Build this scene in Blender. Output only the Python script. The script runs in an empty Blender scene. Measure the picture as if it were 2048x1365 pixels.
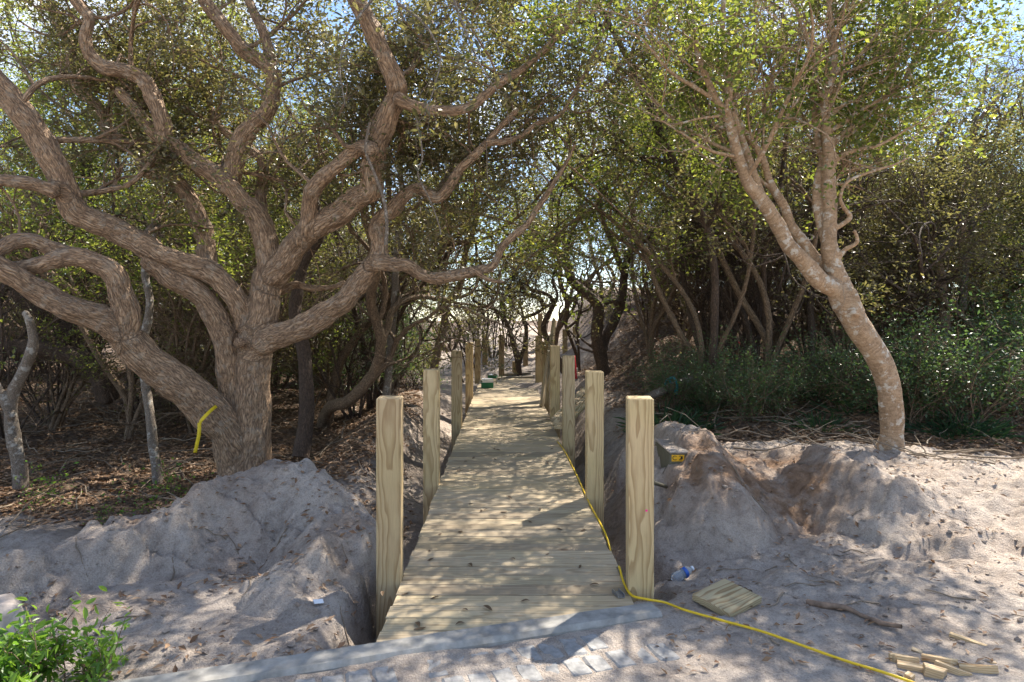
import bpy, bmesh, math, random, time
import numpy as np
from mathutils import Vector, Matrix, Euler, kdtree
T0 = time.time()
random.seed(7)
rng = np.random.default_rng(11)
scene = bpy.context.scene
C = scene.collection

# ------------------------------------------------------------------ camera, sky, sun, exposure
F, CX, HY, EYE = 1365.0, 1024.0, 635.0, 1.5
cam_d = bpy.data.cameras.new('camera')
cam_d.sensor_width = 36.0
cam_d.lens = 36.0 * F / 2048.0
cam_d.shift_y = -(1365 / 2 - HY) / 2048.0
cam_d.clip_start, cam_d.clip_end = 0.05, 2000.0
cam = bpy.data.objects.new('camera', cam_d); C.objects.link(cam)
cam.location = (0, 0, EYE); cam.rotation_euler = (math.radians(90), 0, 0)
scene.camera = cam

SUN_AZ, SUN_EL = math.radians(38), math.radians(50)
world = bpy.data.worlds.new('World'); scene.world = world; world.use_nodes = True
wn, wl = world.node_tree.nodes, world.node_tree.links
wn.clear()
w_out = wn.new('ShaderNodeOutputWorld'); w_bg = wn.new('ShaderNodeBackground')
w_sky = wn.new('ShaderNodeTexSky'); w_sky.sky_type = 'NISHITA'; w_sky.sun_disc = False
w_sky.sun_elevation = SUN_EL; w_sky.sun_rotation = SUN_AZ
w_sky.air_density = 0.85; w_sky.dust_density = 0.12; w_sky.ozone_density = 1.0
w_co = wn.new('ShaderNodeTexCoord'); w_mp = wn.new('ShaderNodeMapping'); w_mp.inputs['Scale'].default_value = (1, 1, 2.4)
w_no = wn.new('ShaderNodeTexNoise'); w_no.inputs['Scale'].default_value = 2.6; w_no.inputs['Detail'].default_value = 7
w_no.inputs['Roughness'].default_value = 0.6
w_rp = wn.new('ShaderNodeValToRGB'); w_rp.color_ramp.elements[0].position = 0.50; w_rp.color_ramp.elements[1].position = 0.70
w_mx = wn.new('ShaderNodeMix'); w_mx.data_type = 'RGBA'; w_mx.inputs[7].default_value = (6.2, 6.3, 6.6, 1)
wl.new(w_co.outputs['Generated'], w_mp.inputs[0]); wl.new(w_mp.outputs[0], w_no.inputs['Vector'])
wl.new(w_no.outputs[0], w_rp.inputs[0]); wl.new(w_rp.outputs[0], w_mx.inputs[0])
wl.new(w_sky.outputs[0], w_mx.inputs[6]); wl.new(w_mx.outputs[2], w_bg.inputs[0]); wl.new(w_bg.outputs[0], w_out.inputs[0])
w_bg.inputs[1].default_value = 0.11

sun_d = bpy.data.lights.new('sun', 'SUN'); sun_d.energy = 5.0; sun_d.angle = math.radians(0.53); sun_d.color = (1.0, 0.92, 0.79)
sun = bpy.data.objects.new('sun', sun_d); C.objects.link(sun)
S = Vector((math.sin(SUN_AZ) * math.cos(SUN_EL), math.cos(SUN_AZ) * math.cos(SUN_EL), math.sin(SUN_EL)))
sun.rotation_euler = S.to_track_quat('Z', 'Y').to_euler(); sun.location = (10, 12, 14)

vs = scene.view_settings
vs.view_transform = 'Standard'; vs.look = 'None'; vs.gamma = 1.0; vs.use_curve_mapping = False
vs.exposure = 1.48
cy = scene.cycles
cy.use_denoising = True
cy.use_light_tree = False; cy.max_bounces = 4; cy.diffuse_bounces = 3; cy.glossy_bounces = 2; cy.transmission_bounces = 4; cy.transparent_max_bounces = 4
cy.sample_clamp_indirect = 6.0; cy.caustics_reflective = False; cy.caustics_refractive = False

# ------------------------------------------------------------------ helpers
def P(px, py, d):                       # photo pixel + distance along the view -> place in metres
    return Vector(((px - CX) / F * d, d, EYE - (py - HY) / F * d))

def tag(o, label=None, cat=None, group=None, kind=None):
    if label: o['label'] = label
    if cat: o['category'] = cat
    if group: o['group'] = group
    if kind: o['kind'] = kind
    return o

def empty(name, loc=(0, 0, 0), rz=0.0):
    o = bpy.data.objects.new(name, None); C.objects.link(o)
    o.location = loc; o.rotation_euler = (0, 0, rz); o.empty_display_size = 0.1
    return o

def link(name, me, mat=None, parent=None):
    if mat is not None and not me.materials: me.materials.append(mat)
    o = bpy.data.objects.new(name, me); C.objects.link(o)
    if parent is not None: o.parent = parent
    return o

def mesh_np(name, v, f, attrs=None, smooth=True):
    v = np.asarray(v, np.float32); f = np.asarray(f, np.int32)
    me = bpy.data.meshes.new(name); k = f.shape[1]
    me.vertices.add(len(v)); me.vertices.foreach_set('co', v.ravel())
    me.loops.add(f.size); me.loops.foreach_set('vertex_index', f.ravel())
    me.polygons.add(len(f)); me.polygons.foreach_set('loop_start', np.arange(len(f), dtype=np.int32) * k)
    me.polygons.foreach_set('use_smooth', np.full(len(f), smooth, bool))
    for n, a in (attrs or {}).items():
        a = np.asarray(a, np.float32)
        if a.ndim == 1:
            at = me.attributes.new(n, 'FLOAT', 'POINT'); at.data.foreach_set('value', a)
        else:
            at = me.attributes.new(n, 'FLOAT_VECTOR', 'POINT'); at.data.foreach_set('vector', a.ravel())
    me.update(calc_edges=True)
    return me

def bm_mesh(name, bm, smooth=False):
    bmesh.ops.recalc_face_normals(bm, faces=bm.faces)
    me = bpy.data.meshes.new(name); bm.to_mesh(me); bm.free()
    if smooth:
        me.polygons.foreach_set('use_smooth', np.full(len(me.polygons), True, bool))
    return me

def box_bm(sx, sy, sz, bevel=0.004, cz=0.0):
    bm = bmesh.new(); bmesh.ops.create_cube(bm, size=1.0)
    for v in bm.verts: v.co = Vector((v.co.x * sx, v.co.y * sy, v.co.z * sz + cz))
    if bevel: bmesh.ops.bevel(bm, geom=bm.edges[:], offset=bevel, segments=1, affect='EDGES')
    return bm

# value noise
def _h(i, j, s):
    n = (i * 374761393 + j * 668265263 + s * 974634777) & 0xFFFFFFFF
    n = ((n ^ (n >> 13)) * 1274126177) & 0xFFFFFFFF
    return ((n ^ (n >> 16)) & 0xFFFF) / 65535.0
def noise2(x, y, s=0):
    i = np.floor(x).astype(np.int64); j = np.floor(y).astype(np.int64)
    u = x - i; v = y - j; u = u * u * u * (u * (6 * u - 15) + 10); v = v * v * v * (v * (6 * v - 15) + 10)
    a, b, c, d = _h(i, j, s), _h(i + 1, j, s), _h(i, j + 1, s), _h(i + 1, j + 1, s)
    return (a + (b - a) * u) + ((c + (d - c) * u) - (a + (b - a) * u)) * v - 0.5
def fbm(x, y, o=4, s=0, g=0.5):
    r = 0; a = 1.0
    for k in range(o):
        r = r + a * noise2(x * 2 ** k + 17.3 * k, y * 2 ** k - 9.1 * k, s + k); a *= g
    return r
def ridge(x, y, o=3, s=0):
    r = 0; a = 1.0
    for k in range(o):
        r = r + a * (0.5 - np.abs(noise2(x * 2 ** k, y * 2 ** k, s + k)) * 2); a *= 0.5
    return r
def ss(a, b, x):
    t = np.clip((x - a) / (b - a), 0, 1); return t * t * (3 - 2 * t)

# ------------------------------------------------------------------ materials
class NT:
    def __init__(s, name):
        s.m = bpy.data.materials.new(name); s.m.use_nodes = True
        s.n, s.l = s.m.node_tree.nodes, s.m.node_tree.links
        s.b = s.n['Principled BSDF']; s.out = s.n['Material Output']
    def new(s, t, **kw):
        n = s.n.new(t)
        for k, v in kw.items():
            if k.startswith('_'): setattr(n, k[1:], v)
            else: n.inputs[k.replace('_', ' ')].default_value = v
        return n
    def ramp(s, src, stops):
        r = s.n.new('ShaderNodeValToRGB'); e = r.color_ramp.elements
        while len(e) < len(stops): e.new(0.5)
        for k, (p, c) in enumerate(stops): e[k].position = p; e[k].color = (*c, 1)
        s.l.new(src, r.inputs[0]); return r.outputs[0]
    def mix(s, f, a, b, mode='MIX'):
        m = s.n.new('ShaderNodeMix'); m.data_type = 'RGBA'; m.blend_type = mode
        for i, x in ((0, f), (6, a), (7, b)):
            if hasattr(x, 'links'): s.l.new(x, m.inputs[i])
            else: m.inputs[i].default_value = x if i == 0 else (*x, 1)
        return m.outputs[2]
    def math(s, op, a, b=0.0):
        m = s.n.new('ShaderNodeMath'); m.operation = op
        for i, x in ((0, a), (1, b)):
            if hasattr(x, 'links'): s.l.new(x, m.inputs[i])
            else: m.inputs[i].default_value = x
        return m.outputs[0]
    def noise(s, vec, scale, detail=4, rough=0.55, dist=0.0):
        n = s.new('ShaderNodeTexNoise', Scale=scale, Detail=detail, Roughness=rough, Distortion=dist)
        if vec is not None: s.l.new(vec, n.inputs['Vector'])
        return n.outputs[0]
    def map(s, vec, scale=(1, 1, 1), loc=(0, 0, 0), rot=(0, 0, 0)):
        m = s.n.new('ShaderNodeMapping'); m.inputs['Scale'].default_value = scale
        m.inputs['Location'].default_value = loc; m.inputs['Rotation'].default_value = rot
        s.l.new(vec, m.inputs[0]); return m.outputs[0]
    def attr(s, name):
        a = s.n.new('ShaderNodeAttribute'); a.attribute_name = name; return a
    def obj(s): return s.n.new('ShaderNodeTexCoord').outputs['Object']
    def bump(s, h, strength, dist):
        b = s.new('ShaderNodeBump', Strength=strength, Distance=dist); s.l.new(h, b.inputs['Height'])
        s.l.new(b.outputs[0], s.b.inputs['Normal'])
    def col(s, c):
        if hasattr(c, 'links'): s.l.new(c, s.b.inputs['Base Color'])
        else: s.b.inputs['Base Color'].default_value = (*c, 1)
    def rough(s, r): s.b.inputs['Roughness'].default_value = r
    def rand(s): return s.n.new('ShaderNodeObjectInfo').outputs['Random']

def leaf_mat(name, c0, c1, t0, t1, rough=0.42, tw=0.45, spec=0.5):
    t = NT(name); a = t.attr('rnd').outputs['Fac']
    base = t.ramp(a, [(0.0, c0), (1.0, c1)]); tr = t.ramp(a, [(0.0, t0), (1.0, t1)])
    t.col(base); t.rough(rough); t.b.inputs['Specular IOR Level'].default_value = spec
    tl = t.n.new('ShaderNodeBsdfTranslucent'); t.l.new(tr, tl.inputs['Color'])
    mx = t.n.new('ShaderNodeMixShader'); mx.inputs[0].default_value = tw
    t.l.new(t.b.outputs[0], mx.inputs[1]); t.l.new(tl.outputs[0], mx.inputs[2]); t.l.new(mx.outputs[0], t.out.inputs['Surface'])
    return t.m
M = {}
M['oak_leaf'] = leaf_mat('oak_leaf', (0.062, 0.058, 0.026), (0.18, 0.145, 0.085), (0.17, 0.18, 0.035), (0.42, 0.36, 0.11), 0.36, 0.42, 0.6)
M['holly_leaf'] = leaf_mat('holly_leaf', (0.045, 0.07, 0.02), (0.13, 0.15, 0.045), (0.20, 0.28, 0.035), (0.50, 0.50, 0.08), 0.38, 0.5, 0.5)
M['shrub_leaf'] = leaf_mat('shrub_leaf', (0.030, 0.065, 0.028), (0.075, 0.12, 0.05), (0.10, 0.20, 0.04), (0.24, 0.36, 0.07), 0.36, 0.35, 0.6)
M['bright_leaf'] = leaf_mat('bright_leaf', (0.05, 0.13, 0.02), (0.13, 0.22, 0.03), (0.20, 0.42, 0.03), (0.40, 0.58, 0.06), 0.4, 0.45, 0.5)
M['grass_leaf'] = leaf_mat('grass_leaf', (0.025, 0.06, 0.028), (0.05, 0.10, 0.04), (0.06, 0.14, 0.04), (0.12, 0.22, 0.05), 0.45, 0.3, 0.4)
M['dead_leaf'] = leaf_mat('dead_leaf', (0.16, 0.085, 0.045), (0.36, 0.24, 0.15), (0.2, 0.09, 0.03), (0.30, 0.18, 0.08), 0.55, 0.15, 0.3)

def bark_mat(name, ridge_c, mid_c, furrow_c, su=46.0, sl=11.0, depth=0.012, lichen=None, lst=0.9):
    t = NT(name); v = t.attr('bk').outputs['Vector']
    warp = t.noise(v, 9, 3)
    wv = t.n.new('ShaderNodeVectorMath'); wv.operation = 'MULTIPLY_ADD'
    wv.inputs[1].default_value = (1, 1, 1)
    wc = t.n.new('ShaderNodeTexNoise'); wc.inputs['Scale'].default_value = 7; t.l.new(v, wc.inputs['Vector'])
    sc = t.n.new('ShaderNodeVectorMath'); sc.operation = 'SCALE'; sc.inputs['Scale'].default_value = 0.05; t.l.new(wc.outputs['Color'], sc.inputs[0])
    t.l.new(v, wv.inputs[0]); t.l.new(sc.outputs[0], wv.inputs[2])
    fn = t.noise(t.map(wv.outputs[0], (su, su, sl)), 1.0, 2, 0.55)
    fu = t.math('MULTIPLY', t.math('ABSOLUTE', t.math('SUBTRACT', fn, 0.5)), 5.0)
    mv = t.map(wv.outputs[0], (su * 0.8, su * 0.8, sl * 1.5))
    vo = t.n.new('ShaderNodeTexVoronoi'); vo.feature = 'DISTANCE_TO_EDGE'; vo.inputs['Scale'].default_value = 1.0; t.l.new(mv, vo.inputs['Vector'])
    h = t.math('MINIMUM', t.math('MULTIPLY', t.math('ADD', fu, 0.12), t.math('MINIMUM', t.math('ADD', t.math('MULTIPLY', vo.outputs['Distance'], 2.4), 0.45), 1.0)), 1.0)
    fine = t.noise(t.map(v, (160, 160, 45)), 1.0, 3, 0.6)
    big = t.noise(v, 2.2, 3, 0.6)
    c = t.ramp(h, [(0.0, furrow_c), (0.28, mid_c), (0.8, ridge_c)])
    c = t.mix(0.55, c, t.ramp(fine, [(0.3, (0.55, 0.52, 0.5)), (0.7, (1.35, 1.33, 1.3))]), 'MULTIPLY')
    c = t.mix(0.6, c, t.ramp(big, [(0.3, (0.72, 0.68, 0.64)), (0.7, (1.25, 1.22, 1.2))]), 'MULTIPLY')
    if lichen:
        ln = t.noise(t.map(v, (10, 10, 12)), 1.0, 6, 0.68)
        c = t.mix(t.ramp(ln, [(0.54, (0, 0, 0)), (0.60, (lst, lst, lst))]), c, lichen)
    t.col(c); t.rough(0.85)
    t.bump(t.math('ADD', h, t.math('MULTIPLY', fine, 0.5)), 0.9, depth)
    return t.m
M['oak_bark'] = bark_mat('oak_bark', (0.42, 0.295, 0.19), (0.26, 0.172, 0.106), (0.05, 0.029, 0.018), 40, 7, 0.018, (0.36, 0.30, 0.23), 0.38)
M['thicket_bark'] = bark_mat('thicket_bark', (0.28, 0.20, 0.135), (0.18, 0.125, 0.08), (0.06, 0.042, 0.03), 60, 18, 0.008)
M['dark_bark'] = bark_mat('dark_bark', (0.13, 0.09, 0.065), (0.085, 0.058, 0.042), (0.03, 0.02, 0.016), 50, 14, 0.01)
M['grey_bark'] = bark_mat('grey_bark', (0.24, 0.20, 0.165), (0.17, 0.14, 0.11), (0.07, 0.058, 0.047), 70, 40, 0.004, (0.34, 0.32, 0.285))
M['holly_bark'] = bark_mat('holly_bark', (0.37, 0.265, 0.17), (0.32, 0.22, 0.135), (0.22, 0.14, 0.08), 9, 22, 0.004, (0.47, 0.42, 0.35))

def wood_mat(name, light, dark, tint, axis='Z', ring=95.0, weather=0.0):
    t = NT(name); o = t.obj(); r = t.rand()
    off = t.n.new('ShaderNodeCombineXYZ')
    t.l.new(t.math('MULTIPLY', r, 37.0), off.inputs[0 if axis != 'X' else 1]); t.l.new(t.math('MULTIPLY', r, 91.0), off.inputs[2 if axis == 'Z' else (0 if axis == 'X' else 1)])
    k = {'Z': (1, 1, 0.055), 'X': (0.055, 1, 1), 'Y': (1, 0.055, 1)}[axis]
    ad = t.n.new('ShaderNodeVectorMath'); ad.operation = 'ADD'; t.l.new(o, ad.inputs[0]); t.l.new(off.outputs[0], ad.inputs[1])
    wn_ = t.n.new('ShaderNodeTexNoise'); wn_.inputs['Scale'].default_value = 1.0; wn_.inputs['Detail'].default_value = 2.5
    t.l.new(t.map(ad.outputs[0], {'Z': (7, 7, 1.7), 'X': (1.1, 7, 7), 'Y': (7, 1.1, 7)}[axis]), wn_.inputs['Vector'])
    ws = t.n.new('ShaderNodeVectorMath'); ws.operation = 'SCALE'; ws.inputs['Scale'].default_value = 0.085; t.l.new(wn_.outputs['Color'], ws.inputs[0])
    wo = t.n.new('ShaderNodeVectorMath'); wo.operation = 'ADD'; t.l.new(o, wo.inputs[0]); t.l.new(ws.outputs[0], wo.inputs[1])
    sx = t.n.new('ShaderNodeSeparateXYZ'); t.l.new(wo.outputs[0], sx.inputs[0])
    u_, v_ = {'Z': (0, 1), 'X': (1, 2), 'Y': (0, 2)}[axis]
    pu = t.math('ADD', sx.outputs[u_], t.math('MULTIPLY', t.math('SUBTRACT', r, 0.95), 0.09))
    pv = t.math('ADD', sx.outputs[v_], t.math('SUBTRACT', t.math('MULTIPLY', t.math('FRACT', t.math('MULTIPLY', r, 7.7)), 0.10), 0.13 if axis == 'Z' else -0.01))
    dist = t.math('SQRT', t.math('ADD', t.math('MULTIPLY', pu, pu), t.math('MULTIPLY', pv, pv)))
    sw = t.math('FRACT', t.math('MULTIPLY', dist, ring))
    c = t.ramp(sw, [(0.0, light), (0.45, tuple((a * 4 + b) / 5 for a, b in zip(light, dark))), (0.82, dark), (0.93, dark), (1.0, light)])
    fib = t.noise(t.map(ad.outputs[0], tuple(x if x < 1 else 1 for x in k)), 240.0, 2, 0.7)
    c = t.mix(0.35, c, t.ramp(fib, [(0.3, (0.7, 0.7, 0.7)), (0.7, (1.2, 1.2, 1.2))]), 'MULTIPLY')
    tn = t.noise(t.map(ad.outputs[0], (1.3, 1.3, 1.3)), 1.0, 3)
    c = t.mix(t.ramp(tn, [(0.42, (0, 0, 0)), (0.62, (0.75, 0.75, 0.75))]), c, tint, 'MULTIPLY')
    tone = t.ramp(r, [(0.0, (0.70, 0.69, 0.68)), (0.5, (0.98, 0.98, 0.98)), (1.0, (1.15, 1.12, 1.04))])
    c = t.mix(1.0, c, tone, 'MULTIPLY')
    kn = t.n.new('ShaderNodeTexVoronoi'); kn.inputs['Scale'].default_value = 2.3; t.l.new(t.map(ad.outputs[0], tuple(0.5 if x < 1 else 1 for x in k)), kn.inputs['Vector'])
    c = t.mix(t.ramp(kn.outputs['Distance'], [(0.028, (0.8, 0.8, 0.8)), (0.05, (0, 0, 0))]), c, (0.12, 0.065, 0.03))
    t.col(c); t.rough(0.72); t.bump(t.math('ADD', sw, fib), 0.25, 0.002)
    return t.m
M['post_wood'] = wood_mat('post_wood', (0.52, 0.395, 0.225), (0.34, 0.23, 0.115), (0.90, 0.93, 0.82), 'Z', 72.0)
M['plank_wood'] = wood_mat('plank_wood', (0.49, 0.395, 0.27), (0.35, 0.26, 0.16), (0.90, 0.93, 0.86), 'X', 90.0)
M['board_wood'] = wood_mat('board_wood', (0.52, 0.42, 0.27), (0.32, 0.21, 0.11), (0.9, 0.95, 0.85), 'X', 80.0)
M['offcut_wood'] = wood_mat('offcut_wood', (0.62, 0.47, 0.29), (0.42, 0.27, 0.13), (0.95, 0.92, 0.85), 'X', 110.0)
M['old_wood'] = wood_mat('old_wood', (0.30, 0.26, 0.20), (0.16, 0.13, 0.10), (0.9, 0.9, 0.85), 'X', 90.0)

def plain(name, c, rough=0.6, metal=0.0, var=0.25, scale=30, bump=0.0):
    t = NT(name); n = t.noise(t.obj(), scale, 5, 0.6)
    t.col(t.mix(1.0, c, t.ramp(n, [(0.3, (1 - var,) * 3), (0.7, (1 + var,) * 3)]), 'MULTIPLY')); t.rough(rough)
    t.b.inputs['Metallic'].default_value = metal
    if bump: t.bump(n, 0.6, bump)
    return t.m
M['concrete'] = plain('concrete', (0.26, 0.25, 0.23), 0.9, 0, 0.4, 11, 0.002)
M['paver'] = plain('paver', (0.235, 0.23, 0.225), 0.9, 0, 0.3, 30, 0.003)
M['cord'] = plain('cord', (0.72, 0.47, 0.01), 0.45, 0, 0.15, 14)
M['strap'] = plain('strap', (0.62, 0.45, 0.01), 0.6, 0, 0.15, 25)
M['green_box'] = plain('green_box', (0.005, 0.15, 0.055), 0.5, 0, 0.1, 9)
M['white_card'] = plain('white_card', (0.75, 0.77, 0.80), 0.5, 0, 0.06, 12)
M['steel'] = plain('steel', (0.42, 0.43, 0.46), 0.38, 0.9, 0.15, 60)
M['vault'] = plain('vault', (0.115, 0.105, 0.07), 0.7, 0, 0.3, 6)
M['yellow_plate'] = plain('yellow_plate', (0.80, 0.42, 0.01), 0.5, 0, 0.08, 40)
M['black_ink'] = plain('black_ink', (0.012, 0.011, 0.01), 0.6)
M['pink'] = plain('pink', (0.85, 0.03, 0.25), 0.6)
M['red_flag'] = plain('red_flag', (0.65, 0.03, 0.05), 0.6)
M['blue_tape'] = plain('blue_tape', (0.02, 0.30, 0.50), 0.5)
M['teal_rope'] = plain('teal_rope', (0.01, 0.22, 0.26), 0.6, 0, 0.4, 60)
M['rust_board'] = plain('rust_board', (0.30, 0.12, 0.05), 0.75, 0, 0.3, 12)
M['stone'] = plain('stone', (0.40, 0.34, 0.30), 0.9, 0, 0.5, 9, 0.006)
M['dead_stick'] = plain('dead_stick', (0.20, 0.135, 0.095), 0.85, 0, 0.4, 24, 0.003)
M['dry_twig'] = plain('dry_twig', (0.22, 0.17, 0.12), 0.85, 0, 0.4, 7)
t = NT('bottle_plastic'); t.col((0.80, 0.88, 0.95)); t.rough(0.12); t.b.inputs['Transmission Weight'].default_value = 0.75; t.b.inputs['IOR'].default_value = 1.25; M['bottle'] = t.m
M['bottle_label'] = plain('bottle_label', (0.02, 0.10, 0.42), 0.5)

t = NT('sand'); o = t.n.new('ShaderNodeTexCoord').outputs['Object']      # sand, subsoil and forest soil share one sheet
soil, org = t.attr('soil').outputs['Fac'], t.attr('orange').outputs['Fac']
g1, g2, g3 = t.noise(o, 1.6, 6, 0.62), t.noise(o, 14, 6, 0.68), t.noise(o, 110, 4, 0.75)
c = t.ramp(g1, [(0.30, (0.36, 0.297, 0.252)), (0.55, (0.49, 0.42, 0.363)), (0.75, (0.58, 0.51, 0.447))])
c = t.mix(0.75, c, t.ramp(g2, [(0.28, (0.52, 0.50, 0.49)), (0.5, (1.0, 1.0, 1.0)), (0.72, (1.15, 1.15, 1.15))]), 'MULTIPLY')
c = t.mix(0.75, c, t.ramp(g3, [(0.30, (0.50, 0.48, 0.47)), (0.5, (1.0, 1.0, 1.0)), (0.7, (1.22, 1.21, 1.2))]), 'MULTIPLY')
oc = t.ramp(g2, [(0.3, (0.17, 0.10, 0.06)), (0.7, (0.36, 0.235, 0.155))])
c = t.mix(t.math('MULTIPLY', org, t.ramp(t.noise(o, 5, 5, 0.6), [(0.3, (0.2, 0.2, 0.2)), (0.55, (1, 1, 1))])), c, oc)
sc = t.ramp(g2, [(0.28, (0.06, 0.042, 0.030)), (0.5, (0.15, 0.105, 0.075)), (0.75, (0.27, 0.20, 0.145))])
c = t.mix(soil, c, sc)
t.col(c); t.rough(0.95); t.b.inputs['Specular IOR Level'].default_value = 0.15
g4 = t.noise(o, 42, 5, 0.7)
t.bump(t.math('ADD', t.math('ADD', t.math('MULTIPLY', g2, 0.9), t.math('MULTIPLY', g4, 0.55)), t.math('MULTIPLY', g3, 0.35)), 1.0, 0.04)
M['sand'] = t.m

# ------------------------------------------------------------------ terrain
def xc(y): return 0.0435 - 0.011 * y                     # deck centre line
def H_base(x, y):
    x = np.asarray(x, float); y = np.asarray(y, float)
    dx = x - xc(y)
    left = -0.36 + 0.030 * np.clip(y - 7, 0, 40)
    right = 0.10 - 0.22 * (1 - ss(5.6, 6.5, y)) + 0.105 * np.clip(y - 6.5, 0, 30) * ss(1.2, 3.5, dx) + 0.03 * np.clip(y - 8, 0, 30)
    s = ss(-1.0, 1.3, dx)
    far = left * (1 - s) + right * s
    far = far + 0.34 * np.exp(-((dx + 1.75) / 0.5) ** 2) * ss(6.4, 8, y) * (1 - ss(12, 15, y))
    tr = (1 - ss(0.75, 1.55, np.abs(dx))) * ss(3.45, 3.9, y) * (1 - ss(11, 16, y))
    far = far * (1 - tr) + (-0.55) * tr
    path = (1 - ss(0.8, 2.2, np.abs(dx))) * ss(14, 17, y)
    far = far * (1 - path) + (-0.12 + 0.155 * np.clip(y - 17, 0, 30)) * path
    near = ss(4.9, 3.7, y) * (1 - 0) if False else 1 - ss(3.7, 5.2, y)
    nz = -0.012 + 0.03 * np.clip(x - 2.2, 0, 4)
    tr2 = (1 - ss(0.72, 0.95, np.abs(dx))) * ss(3.62, 3.75, y + 0.36 * (0.64 - x) * 0.95)
    z = far * (1 - near) + nz * near
    z = z * (1 - tr2 * near) + (-0.45) * tr2 * near
    crest = ss(25.5, 34, y)                                # beyond the dune crest the land drops to the beach
    z = z * (1 - crest) + (-2.0) * crest
    return z
def lumps(x, y):
    a = ss(3.3, 4.2, y) * (1 - ss(14, 30, y)) + 0.30
    return a * (0.055 * fbm(x * 1.7, y * 1.7, 3, 3) + 0.040 * fbm(x * 6, y * 6, 3, 9) + 0.014 * fbm(x * 21, y * 21, 2, 21))
def H(x, y): return H_base(x, y) + lumps(x, y)

LC = np.array([P(px, py, d)[:] for px, py, d in ((-330, 1230, 3.3), (-150, 1155, 3.5), (0, 1110, 3.65), (160, 1062, 3.98), (330, 1004, 4.38), (430, 958, 4.7), (490, 938, 4.95),
                                                  (550, 926, 5.0), (600, 932, 4.9), (650, 962, 4.75), (700, 1012, 4.55), (745, 1072, 4.2), (790, 1230, 4.0))])
def H_left(x, y):
    x = np.asarray(x, float); y = np.asarray(y, float)
    yc = np.interp(x, LC[:, 0], LC[:, 1]); zc = np.interp(x, LC[:, 0], LC[:, 2])
    yc = yc + 0.10 * fbm(x * 2.2, x * 0 + 3, 3, 40)
    v = y - yc
    fr = np.clip(-v, 0, 9); bk = np.clip(v, 0, 9)
    prof = 1.0 - 0.45 * ss(0.0, 0.55, fr) - 0.55 * np.clip(fr / 1.75, 0, 1)
    z = np.where(v < 0, (zc + 0.10) * prof - 0.10, zc - 0.10 * bk - 0.75 * ss(0.25, 1.0, bk))
    # undercut scoops and clods on the face
    face = ss(0.08, 0.35, fr) * (1 - ss(1.2, 1.7, fr))
    z = z - 0.26 * face * np.clip(ridge(x * 1.6 + 4, y * 1.3, 3, 50) - 0.1, 0, 1)
    z = z + 0.13 * face * np.clip(fbm(x * 2.3, y * 2.6, 2, 61) + 0.1, -0.2, 1)
    z = z + 0.13 * np.exp(-(((x + 1.15) / 0.28) ** 2 + ((y - 3.95) / 0.35) ** 2)) - 0.16 * np.exp(-(((x + 1.55) / 0.22) ** 2 + ((y - 4.05) / 0.25) ** 2))
    crack = np.abs(fbm(x * 1.1 + 2, y * 3.0, 2, 70))
    z = z - 0.05 * np.exp(-(crack / 0.03) ** 2) * ss(0.0, 0.2, fr + 0.15) * (1 - ss(0.7, 1.0, fr))
    z = z + 0.075 * ridge(x * 3.0, y * 3.0, 3, 80) + 0.035 * fbm(x * 9, y * 9, 3, 85) + 0.018 * fbm(x * 26, y * 26, 2, 90)
    z = z - 1.2 * ss(-0.98, -0.62, x + 0.16 * fbm(x * 2.5, y * 2.5, 3, 95) + 0.10 * (4.0 - y))
    return z - 0.03
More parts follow.
